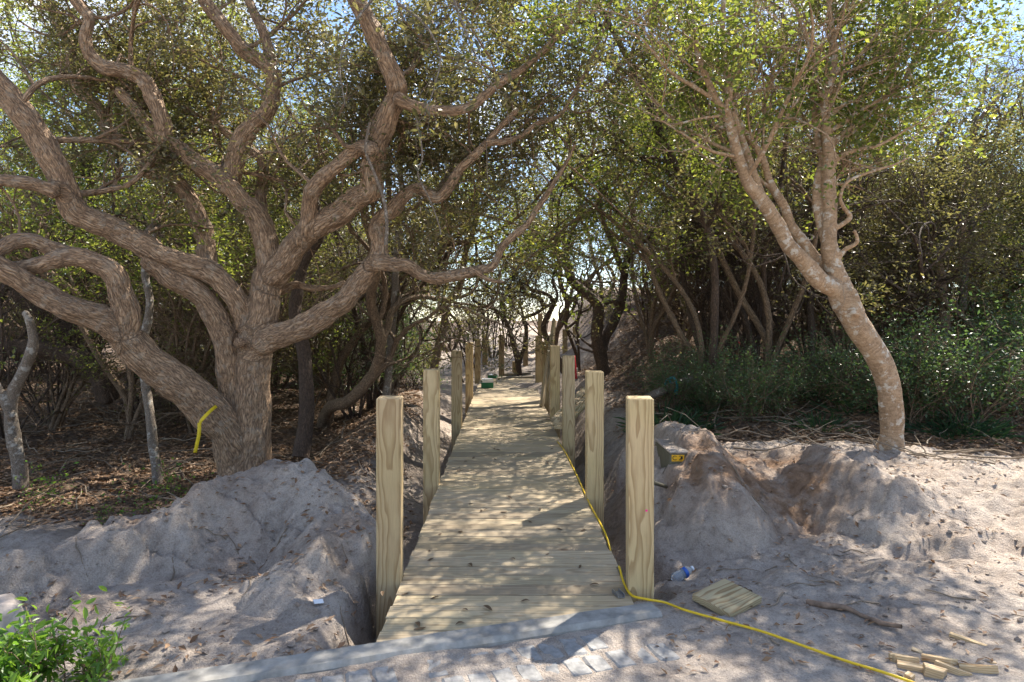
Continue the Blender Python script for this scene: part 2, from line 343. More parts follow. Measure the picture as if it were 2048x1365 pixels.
def H_right(x, y):
    x = np.asarray(x, float); y = np.asarray(y, float)
    wx = x + 0.10 * fbm(x * 2.5, y * 2.5, 3, 100); wy = y + 0.16 * fbm(x * 2.1 + 5, y * 2.1, 3, 110)
    top = 0.34 + 0.12 * ss(1.33, 1.42, x) * (1 - ss(1.6, 1.85, x)) + 0.09 * np.exp(-((wx - 1.55) / 0.28) ** 2) * ss(5.35, 5.7, y) - 0.05 * np.clip(wx - 2.6, 0, 4) - 0.10 * np.clip(wy - 6.2, 0, 3)
    foot = -0.04 + 0.05 * np.clip(wx - 2.4, 0, 4)
    # the edge of the bank: nearer on the sides of the hollow, set back in the hollow; a long easy slope beyond the spur
    e1 = np.interp(wx, [1.0, 1.3, 1.6, 1.85, 2.15, 2.4, 2.55, 2.8, 3.4, 5.5], [5.25, 5.18, 5.26, 5.44, 5.52, 5.46, 5.40, 5.4, 6.0, 6.8])
    e0 = np.interp(wx, [1.0, 1.3, 1.6, 1.85, 2.15, 2.35, 2.6, 2.8, 3.4, 5.5], [4.5, 4.35, 4.5, 4.88, 4.95, 4.75, 4.25, 4.0, 3.6, 3.2])
    t_ = np.clip((wy - e0) / (e1 - e0), 0, 1)
    steep = ss(2.9, 2.3, wx) if False else 1 - ss(2.35, 2.9, wx)
    prof = steep * (t_ ** 0.75) * (1.0) + (1 - steep) * ss(0, 1, t_)
    z = foot + (top - foot) * prof
    spur = np.exp(-((wx - (2.52 + 0.32 * np.clip(5.6 - wy, -0.3, 3))) / 0.16) ** 2) * ss(3.9, 4.7, wy) * (1 - ss(5.6, 6.2, wy))
    z = z + 0.10 * spur
    apron = np.exp(-(((wx - 1.75) / 0.6) ** 2 + ((wy - 4.75) / 0.35) ** 2)); z = z + 0.07 * apron
    hole = np.exp(-(((wx - 2.02) / 0.30) ** 2 + ((wy - 5.15) / 0.22) ** 2)); z = z - 0.05 * hole
    pit = np.exp(-(((wx - 1.12) / 0.25) ** 2 + ((wy - 4.25) / 0.4) ** 2)); z = z - 0.22 * pit
    act = 0.5 + 0.5 * (1 - ss(2.6, 3.6, wx))
    z = z + act * (0.05 * ridge(x * 2.6, y * 2.6, 3, 120) * (1 - 0.75 * ss(5.7, 6.2, wy)) + 0.035 * fbm(x * 8, y * 8, 3, 130)) + 0.016 * fbm(x * 24, y * 24, 2, 140)
    ang = (x * 0.75 + y * 0.66); acr = (y * 0.75 - x * 0.66)
    z = z + 0.085 * ss(2.3, 3.0, x) * fbm(ang * 1.2, acr * 4.5, 4, 150) + 0.03 * ss(2.3, 3.0, x) * ridge(x * 5, y * 5, 2, 152)                      # slumped wheel-worn ribs
    z = z - 1.0 * ss(1.18, 0.86, x + 0.25 * (1 - ss(3.6, 4.6, y))) if False else z - 1.0 * (1 - ss(0.86, 1.12, x + 0.22 * fbm(x * 3, y * 3, 4, 160) - 0.14 * ss(4.6, 5.2, y))) * ss(3.5, 3.9, y)
    z = z - 0.75 * ss(6.7, 7.9, wy - 0.25 * np.clip(wx - 2, 0, 4))
    z = z - 0.5 * (1 - ss(2.9, 3.45, y + 0.12 * (x - 1)))
    return z - 0.03
def H_all(x, y): return np.maximum(np.maximum(H(x, y), np.where((np.asarray(x) < -0.6) & (np.asarray(y) < 7), H_left(x, y), -9)), np.where((np.asarray(x) > 0.8) & (np.asarray(y) < 9), H_right(x, y), -9))

def warp_axis(lo, hi, fine_lo, fine_hi, step, growth):
    a = list(np.arange(fine_lo, fine_hi, step)); s = step
    v = a[-1]
    while v < hi: s *= growth; v += s; a.append(v)
    s = step; v = a[0]; b = []
    while v > lo: s *= growth; v -= s; b.append(v)
    return np.array(b[::-1] + a)
def grid_mesh(name, xs, ys, hf, keep=None, **at):
    X, Y = np.meshgrid(xs, ys); Z = hf(X, Y)
    n, m = X.shape; idx = np.arange(n * m).reshape(n, m)
    f = np.stack([idx[:-1, :-1], idx[:-1, 1:], idx[1:, 1:], idx[1:, :-1]], -1).reshape(-1, 4)
    V = np.stack([X, Y, Z], -1).reshape(-1, 3)
    A = {k: fn(V[:, 0], V[:, 1]) for k, fn in at.items()}
    if keep is not None:
        kv = keep(V[:, 0], V[:, 1], V[:, 2]); f = f[kv[f].any(1)]
        used = np.unique(f); re = np.zeros(len(V), np.int64); re[used] = np.arange(len(used)); f = re[f]; V = V[used]; A = {k: a[used] for k, a in A.items()}
    return mesh_np(name, V, f, A)
def soil_amt(x, y):
    dx = x - xc(y)
    n = 0.5 * fbm(x * 1.3, y * 1.3, 3, 200)
    s = ss(5.6, 6.6, y + n) * (1 - 0.75 * (1 - ss(1.2, 2.0, np.abs(dx) + n)) * ss(4, 8, y) * 1.0)
    dune = (1 - ss(1.5, 3.2, np.abs(dx) + n * 2)) * ss(14, 17, y); dune = np.maximum(dune, ss(22, 26, y) * (1 - ss(3, 6, np.abs(dx))))
    s = s * (1 - dune)
    return np.clip(s, 0, 1)
def zero(x, y): return x * 0
ground = link('ground', grid_mesh('ground', warp_axis(-400, 400, -4.2, 5.2, 0.035, 1.07), warp_axis(-60, 700, 2.2, 9.0, 0.035, 1.06), H, None, soil=soil_amt, orange=zero), M['sand'])
tag(ground, 'pale grey sand and brown leaf-strewn forest floor', kind='structure')
lm = grid_mesh('sand_heap', np.arange(-4.6, -0.55, 0.018), np.arange(2.5, 6.4, 0.018), H_left, lambda x, y, z: z > H(x, y) - 0.02, soil=zero,
               orange=lambda x, y: 0.35 * ss(0.0, 0.3, fbm(x * 1.5, y * 1.5, 3, 220)))
tag(link('sand_heap', lm, M['sand']), 'big lumpy grey sand heap at the foot of the spreading oak', 'sand heap')
def or_amt(x, y):
    n = 0.25 * fbm(x * 2, y * 2, 3, 230)
    a = np.exp(-(((x - 2.0) / 0.50) ** 2 + ((y - 5.35) / 0.45) ** 2)) * 1.6
    b = 0.8 * np.exp(-(((x - 1.45) / 0.3) ** 2 + ((y - 5.1) / 0.3) ** 2))
    return np.clip(a + b + n + 0.10, 0, 1)
rm = grid_mesh('sand_bank', np.arange(0.8, 6.2, 0.02), np.arange(2.6, 8.2, 0.02), H_right, lambda x, y, z: z > H(x, y) - 0.02, soil=lambda x, y: 0.5 * ss(6.9, 7.6, y), orange=or_amt)
tag(link('sand_bank', rm, M['sand']), 'dug sand bank with an orange-brown hollow under the smooth-barked tree', 'sand bank')
def gz(x, y): return float(H_all(np.array([x]), np.array([y]))[0])

# ------------------------------------------------------------------ boardwalk
Y0L, Y0R, YEND = 3.15, 3.56, 16.8
bw = empty('boardwalk', (0, 3.4, 0))
tag(bw, 'new pale timber boardwalk of crosswise planks running into the trees', 'boardwalk')
pw = 0.1405; n_pl = int((YEND - 3.12) / pw)
prs = random.Random(3)
def kerb_y(x): return 3.36 + 0.33 * x - 0.012            # the deck ends on a slant along the kerb
for i in range(n_pl):
    ya = 3.13 + i * pw; yb = ya + pw - 0.008
    xl = -0.588 - 0.011 * ya + prs.uniform(-0.012, 0.006); xr = 0.675 - 0.011 * ya + prs.uniform(-0.006, 0.014)
    tilt = prs.uniform(-0.004, 0.004)
    poly = [(xl, ya + tilt), (xr, ya - tilt), (xr, yb - tilt), (xl, yb + tilt)]
    if ya < kerb_y(0.7):                                  # clip by the kerb line
        out = []
        for k in range(4):
            p, q = poly[k], poly[(k + 1) % 4]
            fp, fq = p[1] - kerb_y(p[0]), q[1] - kerb_y(q[0])
            if fp >= 0: out.append(p)
            if fp * fq < 0:
                u = fp / (fp - fq); out.append((p[0] + (q[0] - p[0]) * u, p[1] + (q[1] - p[1]) * u))
        poly = out
    if len(poly) < 3: continue
    cx_, cy_ = sum(p[0] for p in poly) / len(poly), sum(p[1] for p in poly) / len(poly)
    bm = bmesh.new(); th = 0.038; zt = prs.uniform(-0.002, 0.0015)
    top = [bm.verts.new((p[0] - cx_, p[1] - cy_, zt)) for p in poly]
    f0 = bm.faces.new(top); r = bmesh.ops.extrude_face_region(bm, geom=[f0])
    for v in r['geom']:
        if isinstance(v, bmesh.types.BMVert): v.co.z -= th
    bmesh.ops.recalc_face_normals(bm, faces=bm.faces)
    bmesh.ops.bevel(bm, geom=[e for e in bm.edges if all(v.co.z > -0.01 for v in e.verts)], offset=0.003, segments=1, affect='EDGES')
    o = link('plank', bm_mesh('plank', bm), M['plank_wood'], bw); o.location = (cx_, cy_ - 3.4, 0)
for sx in (-0.55, 0.0, 0.58):                             # joists under the planks
    y0 = kerb_y(sx) + 0.05; L = YEND - y0 - 0.1
    bm = box_bm(0.04, L, 0.18, 0)
    o = link('joist', bm_mesh('joist', bm), M['board_wood'], bw); o.location = (sx - 0.011 * (y0 + L / 2) + 0.04, y0 + L / 2 - 3.4, -0.135); o.rotation_euler[2] = 0.011

post_bm = box_bm(0.138, 0.138, 1.85, 0.006, 0.0)
post_me = bm_mesh('post', post_bm); post_me.materials.append(M['post_wood'])
def post(x, y, top, label, rz=0.0, group='timber posts along the boardwalk', w=1.0, tilt=(0, 0)):
    o = bpy.data.objects.new('timber_post', post_me); C.objects.link(o)
    o.location = (x, y, top - 0.925); o.rotation_euler = (tilt[0], tilt[1], rz); o.scale = (w, w, 1)
    return tag(o, label, 'post', group)
ordn = ['nearest', 'second', 'third', 'fourth', 'fifth', 'sixth', 'seventh']
for i, (px, top) in enumerate(((800, 1.044), (877, 1.032), (923, 1.04), (945.6, 1.027), (960.6, 0.977))):
    y = 802.6 / (1009 - px); x = (px - CX) / F * y - 0.069
    post(x, y + 0.069, top, 'squared timber post, %s of the row by the deck edge on the oak side' % ordn[i], (0.05, 0.0, -0.01, 0.02, 0.0)[i])
for i, (px, top) in enumerate(((1258.5, 1.06), (1174, 1.054), (1126, 1.056), (1101, 1.08), (1084, 1.06), (1071, 1.10))):
    y = 921 / (px - 1009); x = (px - CX) / F * y + 0.069
    po = post(x, y + 0.069, top, 'squared timber post, %s of the row by the deck edge on the sand bank side' % ordn[i], (-0.06, 0.01, 0.0, 0.015, 0, 0)[i])
    if i == 0:
        pk = link('paint_mark', bm_mesh('paint_mark', box_bm(0.011, 0.002, 0.011, 0)), M['pink'], po); pk.location = (0.028, -0.0695, 0.32)
far_posts = [(1003, 670, 17.6, 'greyish timber post standing at the far end of the boardwalk beside the forked tree'),
             (970, 671, 19.0, 'slim far timber post just past the end of the oak-side row'),
             (1051, 673, 19.0, 'timber post on the pale sand past the boardwalk end, sunlit face'),
             (1080, 627, 21.0, 'tall timber post rising against the sky at the foot of the dune'),
             (1130, 659, 19.5, 'timber post behind the sand bank row, left of the stair framing'),
             (1150, 654, 20.5, 'timber post next to the stair framing on the dune'),
             (1250, 622, 24.0, 'tall pale timber post on the dune beyond the forked dark tree'),
             (1104, 669, 18.2, 'short far timber post seen behind the leaning board')]
for px, py, d, lab in far_posts:
    p = P(px, py, d); post(p.x, p.y, p.z, lab, random.uniform(-0.1, 0.1), 'posts on the dune past the boardwalk end')
p = P(1030, 723, 17.9); post(p.x, p.y, p.z, 'stubby cut timber post at the boardwalk end by the forked tree', 0.1, 'posts on the dune past the boardwalk end')

# kerb and pavers
kd = Vector((1, 0.33, 0)).normalized(); kn = Vector((-kd.y, kd.x, 0))
K0 = Vector((0, 3.352, 0))
def strip(name, u0, u1, w0, w1, z, step, mat, wob=0.0, thick=0.12):
    us = np.arange(u0, u1 + step, step); V = []; Fc = []
    prof = [(w0, z - thick), (w0, z - 0.02), (w0 + 0.02, z), (w1 - 0.015, z), (w1, z - 0.012), (w1, z - thick)]
    for u in us:
        for w, zz in prof:
            wb = wob * float(noise2(np.array([u * 3]), np.array([w * 9]), 7)[0])
            V.append((K0 + kd * float(u) + kn * (w + wb) + Vector((0, 0, zz + wob * 0.3 * float(noise2(np.array([u * 5]), np.array([w * 20]), 8)[0]))))[:])
    k = len(prof)
    for i in range(len(us) - 1):
        for j in range(k - 1): Fc.append((i * k + j, (i + 1) * k + j, (i + 1) * k + j + 1, i * k + j + 1))
    return link(name, mesh_np(name, V, Fc, smooth=False), mat)
tag(strip('kerb', -3.2, 0.72, -0.155, -0.006, 0.012, 0.05, M['concrete'], 0.012), 'worn pale concrete kerb along the end of the boardwalk', kind='structure')
pav = empty('paving', (0, 3.0, 0)); tag(pav, 'half-buried strip of grey stone pavers in front of the kerb', kind='structure')
# rows of pavers that run along the kerb; the sand climbs over them to the right
def paver_mesh(sx, sy, seed):
    bm = box_bm(sx, sy, 0.06, 0.010); r2 = random.Random(seed)
    bmesh.ops.subdivide_edges(bm, edges=[e for e in bm.edges if e.calc_length() > 0.06], cuts=2, use_grid_fill=True)
    for v in bm.verts: v.co += Vector((r2.uniform(-.003, .003), r2.uniform(-.003, .003), r2.uniform(-.0025, .0025)))
    me = bm_mesh('paver', bm); me.materials.append(M['paver']); return me
pm = [paver_mesh(0.098, 0.155, k) for k in range(5)]
for row in range(2):
    for k in range(26):
        u = -1.62 + k * 0.107 + row * 0.05; w = -0.285 - row * 0.172
        c = K0 + kd * u + kn * w
        if c.y < 2.3: continue
        o = bpy.data.objects.new('paver', pm[(k * 3 + row) % 5]); C.objects.link(o); o.parent = pav
        o.location = c - Vector((0, 3.0, 0)) + Vector((random.uniform(-.003, .003), random.uniform(-.004, .004), -0.033 - 0.014 * max(0, u + 0.25) + random.uniform(-.009, .003)))
        o.rotation_euler = (random.uniform(-.012, .012), random.uniform(-.012, .012), math.atan(0.33) + random.uniform(-.02, .02))

# ------------------------------------------------------------------ tubes, leaves, trees
def frames(pts):
    pts = np.asarray(pts, float); tg = np.gradient(pts, axis=0); tg /= np.linalg.norm(tg, axis=1, keepdims=True) + 1e-9
    up = np.array([0.0, 0, 1]) if abs(tg[0, 2]) < 0.9 else np.array([1.0, 0, 0])
    n = np.cross(tg[0], up); n /= np.linalg.norm(n); N = [n]
    for i in range(1, len(pts)):
        n = N[-1] - tg[i] * np.dot(N[-1], tg[i]); n /= np.linalg.norm(n) + 1e-9; N.append(n)
    N = np.array(N); return tg, N, np.cross(tg, N)
class Tubes:
    def __init__(s): s.v, s.f, s.bk, s.n, s.s0 = [], [], [], 0, 0.0
    def add(s, pts, rad, k=6, cap=True):
        pts = np.asarray(pts, float); rad = np.asarray(rad, float); m = len(pts)
        if m < 2: return
        tg, N, B = frames(pts)
        a = np.arange(k) * 2 * math.pi / k
        ca, sa = np.cos(a), np.sin(a)
        off = N[:, None, :] * ca[None, :, None] + B[:, None, :] * sa[None, :, None]
        V = pts[:, None, :] + off * rad[:, None, None]
        L = np.concatenate([[0], np.cumsum(np.linalg.norm(np.diff(pts, axis=0), axis=1))]) + s.s0; s.s0 += 7.31
        bk = np.stack([rad[:, None] * ca[None], rad[:, None] * sa[None], np.repeat(L[:, None], k, 1)], -1)
        i = np.arange(m - 1)[:, None]; j = np.arange(k)[None]; j2 = (j + 1) % k
        f = np.stack([i * k + j, i * k + j2, (i + 1) * k + j2, (i + 1) * k + j], -1).reshape(-1, 4) + s.n
        s.v.append(V.reshape(-1, 3)); s.bk.append(bk.reshape(-1, 3)); s.f.append(f); s.n += m * k
        if cap:
            for e, fl in ((0, 1), (m - 1, 0)):
                c = s.n; s.v.append(pts[e][None]); s.bk.append(np.array([[0, 0, L[e]]])); s.n += 1
                base = c - 1 - 0
                ring = (s.n - 1 - (1 if e == m - 1 and fl == 0 else 0))
                st = (c - m * k if fl else c - 1 - m * k) + e * k
                jj = np.arange(k); q = np.stack([np.full(k, c), st + jj, st + (jj + 1) % k, st + (jj + 1) % k], -1)
                s.cap = getattr(s, 'cap', []); s.cap.append(q[:, :3])
    def mesh(s, name, caps=False):
        me = mesh_np(name, np.concatenate(s.v), np.concatenate(s.f), {'bk': np.concatenate(s.bk)})
        return me
def catmull(pts, n=6):
    pts = [np.asarray(p, float) for p in pts]
    if len(pts) < 3: return np.array([pts[0] + (pts[-1] - pts[0]) * t for t in np.linspace(0, 1, n * 2)])
    P_ = [2 * pts[0] - pts[1]] + pts + [2 * pts[-1] - pts[-2]]; out = []
    for i in range(1, len(P_) - 2):
        p0, p1, p2, p3 = P_[i - 1:i + 3]
        for t in np.linspace(0, 1, n, endpoint=False):
            out.append(0.5 * (2 * p1 + (p2 - p0) * t + (2 * p0 - 5 * p1 + 4 * p2 - p3) * t * t + (3 * p1 - p0 - 3 * p2 + p3) * t ** 3))
    out.append(pts[-1]); return np.array(out)

def leaves_mesh(name, c, size, rg, droop=0.0, aspect=0.42, six=False, axis=None):
    """many small folded leaves round the points c"""
    n = len(c); d = rg.normal(size=(n, 3)); d[:, 2] = d[:, 2] * 0.6 - droop
    if axis is not None: d = d * 0.55 + axis
    d /= np.linalg.norm(d, axis=1, keepdims=True)
    up = rg.normal(size=(n, 3)) * 0.75; up[:, 2] += 0.7
    sd = np.cross(d, up); sd /= np.linalg.norm(sd, axis=1, keepdims=True) + 1e-9
    nr = np.cross(sd, d)
    L = (size * rg.uniform(0.65, 1.3, n))[:, None]; W = L * aspect
    rnd = rg.beta(1.6, 2.2, n)
    if not six:
        V = np.stack([c, c + d * L * 0.5 + sd * W * 0.5 + nr * W * 0.18, c + d * L, c + d * L * 0.5 - sd * W * 0.5 + nr * W * 0.18], 1)
        b = np.arange(n)[:, None] * 4
        f = np.concatenate([b + np.array([[0, 1, 2]]), b + np.array([[0, 2, 3]])])
        k = 4
    else:
        V = np.stack([c, c + d * L * 0.28 + sd * W * 0.42 + nr * W * 0.15, c + d * L * 0.68 + sd * W * 0.40 + nr * W * 0.12, c + d * L - nr * L * 0.08,
                      c + d * L * 0.68 - sd * W * 0.40 + nr * W * 0.12, c + d * L * 0.28 - sd * W * 0.42 + nr * W * 0.15], 1)
        b = np.arange(n)[:, None] * 6
        f = np.concatenate([b + np.array([[0, 1, 2]]), b + np.array([[0, 2, 3]]), b + np.array([[0, 3, 4]]), b + np.array([[0, 4, 5]])])
        k = 6
    return mesh_np(name, V.reshape(-1, 3), f, {'rnd': np.repeat(rnd, k)}, smooth=False)

def grow(rd, p, d, L, r0, lev, cfg, out):
    """one crooked branch and its children; out = dict(tubes=[(pts, radii, sides)], tips=[points])"""
    seg = cfg['seg'][lev]; n = max(3, int(L / seg)); wig = cfg['wig'][lev]; up = cfg['up'][lev]
    p = np.array(p, float); d = np.array(d, float) / np.linalg.norm(d); pts = [p.copy()]; ds = [d.copy()]
    k1 = np.array([rd.gauss(0, 1) for _ in range(3)]) * wig
    for i in range(n):
        if rd.random() < 0.38: k1 = np.array([rd.gauss(0, 1) for _ in range(3)]) * wig
        d = d + k1; d[2] += up; d += np.array(cfg.get('lean', (0, 0, 0))) * 0.04; d /= np.linalg.norm(d)
        if lev >= 1 and p[2] < cfg.get('zmin', -9) and d[2] < 0.3: d[2] = 0.35; d /= np.linalg.norm(d)
        p = p + d * seg; pts.append(p.copy()); ds.append(d.copy())
    rad = r0 * (1 - (1 - cfg['taper'][lev]) * np.linspace(0, 1, n + 1))
    if lev == 0 and cfg.get('flare', 1): rad[0] *= 1.35
    out['tubes'].append((pts, rad, cfg['sides'][lev]))
    if lev >= cfg['maxlev']:
        out['tips'] += pts[1:]; return
    nk = cfg['kids'][lev]; t0 = cfg['t0'][lev]
    for c in range(nk):
        t = t0 + (1 - t0) * (c + rd.random() * 0.8) / nk if c < nk - 1 else 1.0
        i = min(n, max(1, int(t * n))); a = math.radians(rd.uniform(*cfg['ang'])) * (1.0 if t < 1 else 0.45)
        ax = np.array([rd.gauss(0, 1) for _ in range(3)]); ax -= ds[i] * np.dot(ax, ds[i]); ax /= np.linalg.norm(ax) + 1e-9
        nd = ds[i] * math.cos(a) + ax * math.sin(a); nd[2] += cfg.get('bias', 0.15)
        grow(rd, pts[i], nd, L * cfg['ratio'][lev] * rd.uniform(0.7, 1.25), max(rad[i] * rd.uniform(0.5, 0.75), 0.0025), lev + 1, cfg, out)
def build_parts(root, out, bark, leafmat, size, per, spread, rg, extra=None, six=False, droop=0.0, aspect=0.45, trunk_name='trunk', clump=0.50):
    tb = extra or Tubes()
    for pts, rad, k in out['tubes']: tb.add(pts, rad, k, cap=False)
    o = link(trunk_name, tb.mesh(trunk_name), bark, root)
    if len(out['tips']) and leafmat:
        tips = np.array(out['tips'])
        tn = noise2(tips[:, 0] * 1.5 + tips[:, 2] * 0.9, tips[:, 1] * 1.5 - tips[:, 2] * 1.1, 400) + 0.6 * noise2(tips[:, 0] * 3.7 - tips[:, 2] * 2.9, tips[:, 1] * 3.7 + tips[:, 2] * 2.3, 401)
        if len(tips) > 1500: tips = tips[tn > np.quantile(tn, clump)]
        c = np.repeat(tips, per, 0); c = c + rg.normal(size=c.shape) * spread
        cr = link('crown', leaves_mesh('crown', c, size, rg, droop, aspect, six), leafmat, root); cr['kind'] = 'stuff'
    return root
def copy_tree(src):
    r = src.copy(); C.objects.link(r)
    for ch in src.children:
        c = ch.copy(); C.objects.link(c); c.parent = r; c.matrix_parent_inverse = ch.matrix_parent_inverse
    return r

CFG_OAK = dict(maxlev=3, seg=(0.22, 0.18, 0.13, 0.09), wig=(0.20, 0.26, 0.27, 0.25), up=(0.05, 0.035, 0.03, 0.02), taper=(0.5, 0.42, 0.35, 0.4), sides=(8, 6, 4, 3),
               kids=(6, 7, 6), t0=(0.42, 0.2, 0.15), ang=(28, 70), ratio=(0.58, 0.58, 0.50), bias=0.22)
CFG_THIN = dict(CFG_OAK, wig=(0.11, 0.24, 0.26, 0.25), up=(0.10, 0.04, 0.02, 0.0), kids=(8, 5, 5), t0=(0.38, 0.25, 0.1), ratio=(0.36, 0.6, 0.55))
CFG_MID = dict(CFG_OAK, maxlev=2, seg=(0.14, 0.10, 0.08), wig=(0.25, 0.25, 0.24), up=(0.04, 0.03, 0.0), taper=(0.4, 0.35, 0.4), sides=(5, 4, 3), kids=(6, 6), t0=(0.25, 0.1), ratio=(0.55, 0.5))
CFG_BUSH = dict(CFG_OAK, maxlev=2, seg=(0.13, 0.10, 0.07), wig=(0.16, 0.22, 0.22), up=(0.10, 0.04, 0.02), taper=(0.4, 0.4, 0.4), sides=(5, 4, 3), kids=(7, 5), t0=(0.2, 0.15), ratio=(0.5, 0.5), bias=0.25, flare=0)

# traced trees -----------------------------------------------------------------
def trace(tb_list, pxs, w0, w1, d0, d1, n=6, rough=0.06):
    m = len(pxs); pts = [P(x, y, d0 + (d1 - d0) * i / (m - 1))[:] for i, (x, y) in enumerate(pxs)]
    c = catmull(pts, n); w = np.linspace(w0, w1, len(c)); dep = np.linspace(d0, d1, len(c))
    rad = w / 2 / F * dep
    k = len(tb_list); ii = np.arange(len(c))
    rad = rad * (1 + rough * 2 * noise2(ii * 0.45, ii * 0 + k * 3.7, 5))
    tb_list.append((c, rad)); return c, rad
def fuse(name, limbs, voxel, bark, parent, k=14, relief=1.0):
    """limbs become one continuous surface; bark coordinates follow the nearest limb"""
    tb = Tubes(); tb2 = []
    for c, r in limbs:
        cc, rr = np.asarray(c), np.asarray(r)
        tg = cc[0] - cc[1]; tg = tg / np.linalg.norm(tg); te = cc[-1] - cc[-2]; te = te / np.linalg.norm(te)
        cc = np.vstack([cc[0] + tg * rr[0] * 0.5, cc, cc[-1] + te * rr[-1] * 0.6]); rr = np.concatenate([[rr[0] * 0.35], rr, [rr[-1] * 0.3]])
        tb.add(cc, rr, k, cap=False)
        tb2.append((cc, rr))
    V = np.concatenate(tb.v); Fq = np.concatenate(tb.f)
    bm = bmesh.new(); bv = [bm.verts.new(v) for v in V]
    for q in Fq: bm.faces.new([bv[i] for i in q])
    bmesh.ops.holes_fill(bm, edges=[e for e in bm.edges if len(e.link_faces) == 1], sides=k + 2)
    bmesh.ops.recalc_face_normals(bm, faces=bm.faces)
    me = bpy.data.meshes.new(name + '_src'); bm.to_mesh(me); bm.free()
    o = bpy.data.objects.new(name, me); C.objects.link(o)
    m = o.modifiers.new('r', 'REMESH'); m.mode = 'VOXEL'; m.voxel_size = voxel
    m2 = o.modifiers.new('s', 'SMOOTH'); m2.factor = 0.5; m2.iterations = 5
    dg = bpy.context.evaluated_depsgraph_get(); me2 = bpy.data.meshes.new_from_object(o.evaluated_get(dg)); o.modifiers.clear(); o.data = me2; me2.name = name
    sk, fr, off = [], [], 0.0
    for c, r in tb2:
        m_ = max(2, int(np.linalg.norm(np.diff(c, axis=0), axis=1).sum() / 0.03)); s_ = np.concatenate([[0], np.cumsum(np.linalg.norm(np.diff(c, axis=0), axis=1))])
        q = np.linspace(0, s_[-1], m_); cc = np.stack([np.interp(q, s_, c[:, a]) for a in range(3)], 1); rr = np.interp(q, s_, r)
        tg, N, B = frames(cc)
        for i in range(m_): sk.append(cc[i]); fr.append((N[i], B[i], tg[i], q[i] + off, rr[i]))
        off += 5.7
    kd_ = kdtree.KDTree(len(sk))
    for i, p_ in enumerate(sk): kd_.insert(p_, i)
    kd_.balance()
    nv = len(me2.vertices); co = np.empty(nv * 3, np.float32); me2.vertices.foreach_get('co', co); co = co.reshape(-1, 3)
    idx = np.array([kd_.find(v)[1] for v in co])
    NN = np.array([f[0] for f in fr])[idx]; BB = np.array([f[1] for f in fr])[idx]; TT = np.array([f[2] for f in fr])[idx]; SS = np.array([f[3] for f in fr])[idx]
    dv = co - np.array(sk)[idx]
    bk = np.stack([(dv * NN).sum(1), (dv * BB).sum(1), SS + (dv * TT).sum(1)], 1).astype(np.float32)
    at = me2.attributes.new('bk', 'FLOAT_VECTOR', 'POINT'); at.data.foreach_set('vector', bk.ravel())
    nm = np.empty(nv * 3, np.float32); me2.vertices.foreach_get('normal', nm); nm = nm.reshape(-1, 3)
    rr_ = np.maximum(np.hypot(bk[:, 0], bk[:, 1]), 0.02); an = np.arctan2(bk[:, 1], bk[:, 0]) * rr_
    big_ = noise2(bk[:, 0] * 9 + bk[:, 2] * 2.6, bk[:, 1] * 9 - bk[:, 2] * 3.1, 500) + 0.6 * noise2(bk[:, 0] * 22 + bk[:, 2] * 6, bk[:, 1] * 22 - bk[:, 2] * 5, 501)
    fur = np.abs(noise2(an * 26 + 2 * big_, bk[:, 2] * 4.5, 502))
    dsp = (relief * np.minimum(1, rr_ / 0.1) * (0.030 * big_ + 0.022 * fur))
    ne = len(me2.edges); ed = np.empty(ne * 2, np.int32); me2.edges.foreach_get('vertices', ed); ed = ed.reshape(-1, 2)
    deg = np.bincount(ed.ravel(), minlength=nv)
    for _ in range(2):
        acc = np.bincount(ed[:, 0], dsp[ed[:, 1]], nv) + np.bincount(ed[:, 1], dsp[ed[:, 0]], nv); dsp = 0.5 * dsp + 0.5 * acc / np.maximum(deg, 1)
    co = co + nm * dsp[:, None]
    me2.vertices.foreach_set('co', co.astype(np.float32).ravel()); me2.update()
    me2.polygons.foreach_set('use_smooth', np.full(len(me2.polygons), True, bool))
    me2.materials.clear(); me2.materials.append(bark); o.parent = parent
    return o

# --- the spreading oak
L = []; OD = 7.0
trace(L, [(486, 1010), (490, 960), (500, 900), (504, 840), (506, 760), (510, 700), (514, 665), (526, 620), (532, 580), (537, 545)], 150, 62, OD, OD - 0.05)
L[-1][1][:] = np.interp(np.linspace(0, 9, len(L[-1][1])), range(10), np.array([135, 104, 78, 68, 64, 64, 70, 64, 58, 54])) / 2 / F * OD
trace(L, [(496, 665), (486, 630), (470, 596), (432, 552), (385, 533), (330, 517), (293, 494), (234, 462), (183, 440), (148, 418), (121, 352), (88, 293), (48, 234), (7, 183), (-40, 125)], 42, 56, OD, OD - 0.9)
trace(L, [(484, 880), (474, 830), (462, 760), (455, 700), (440, 650), (415, 606), (380, 577), (340, 556), (300, 515)], 52, 46, OD + 0.1, OD - 0.35)
trace(L, [(112, 385), (60, 368), (0, 361), (-70, 366)], 34, 26, OD - 0.75, OD - 1.0)
trace(L, [(478, 940), (458, 868), (403, 806), (348, 760), (293, 719), (249, 672), (215, 645), (176, 630), (121, 607), (66, 578), (18, 548), (-40, 515)], 84, 44, OD, OD - 1.2)
trace(L, [(250, 668), (254, 625), (240, 585), (226, 548), (195, 527), (147, 514), (73, 531), (22, 538), (-40, 540)], 56, 30, OD - 0.55, OD - 1.0)
trace(L, [(190, 525), (110, 500), (66, 482), (29, 486), (4, 500), (-40, 530)], 40, 28, OD - 0.7, OD - 1.1)
trace(L, [(534, 570), (538, 530), (534, 490), (524, 455), (505, 422), (486, 408), (456, 368), (403, 330), (355, 294), (322, 280), (293, 249), (264, 209), (236, 180)], 56, 22, OD - 0.05, OD - 0.3)
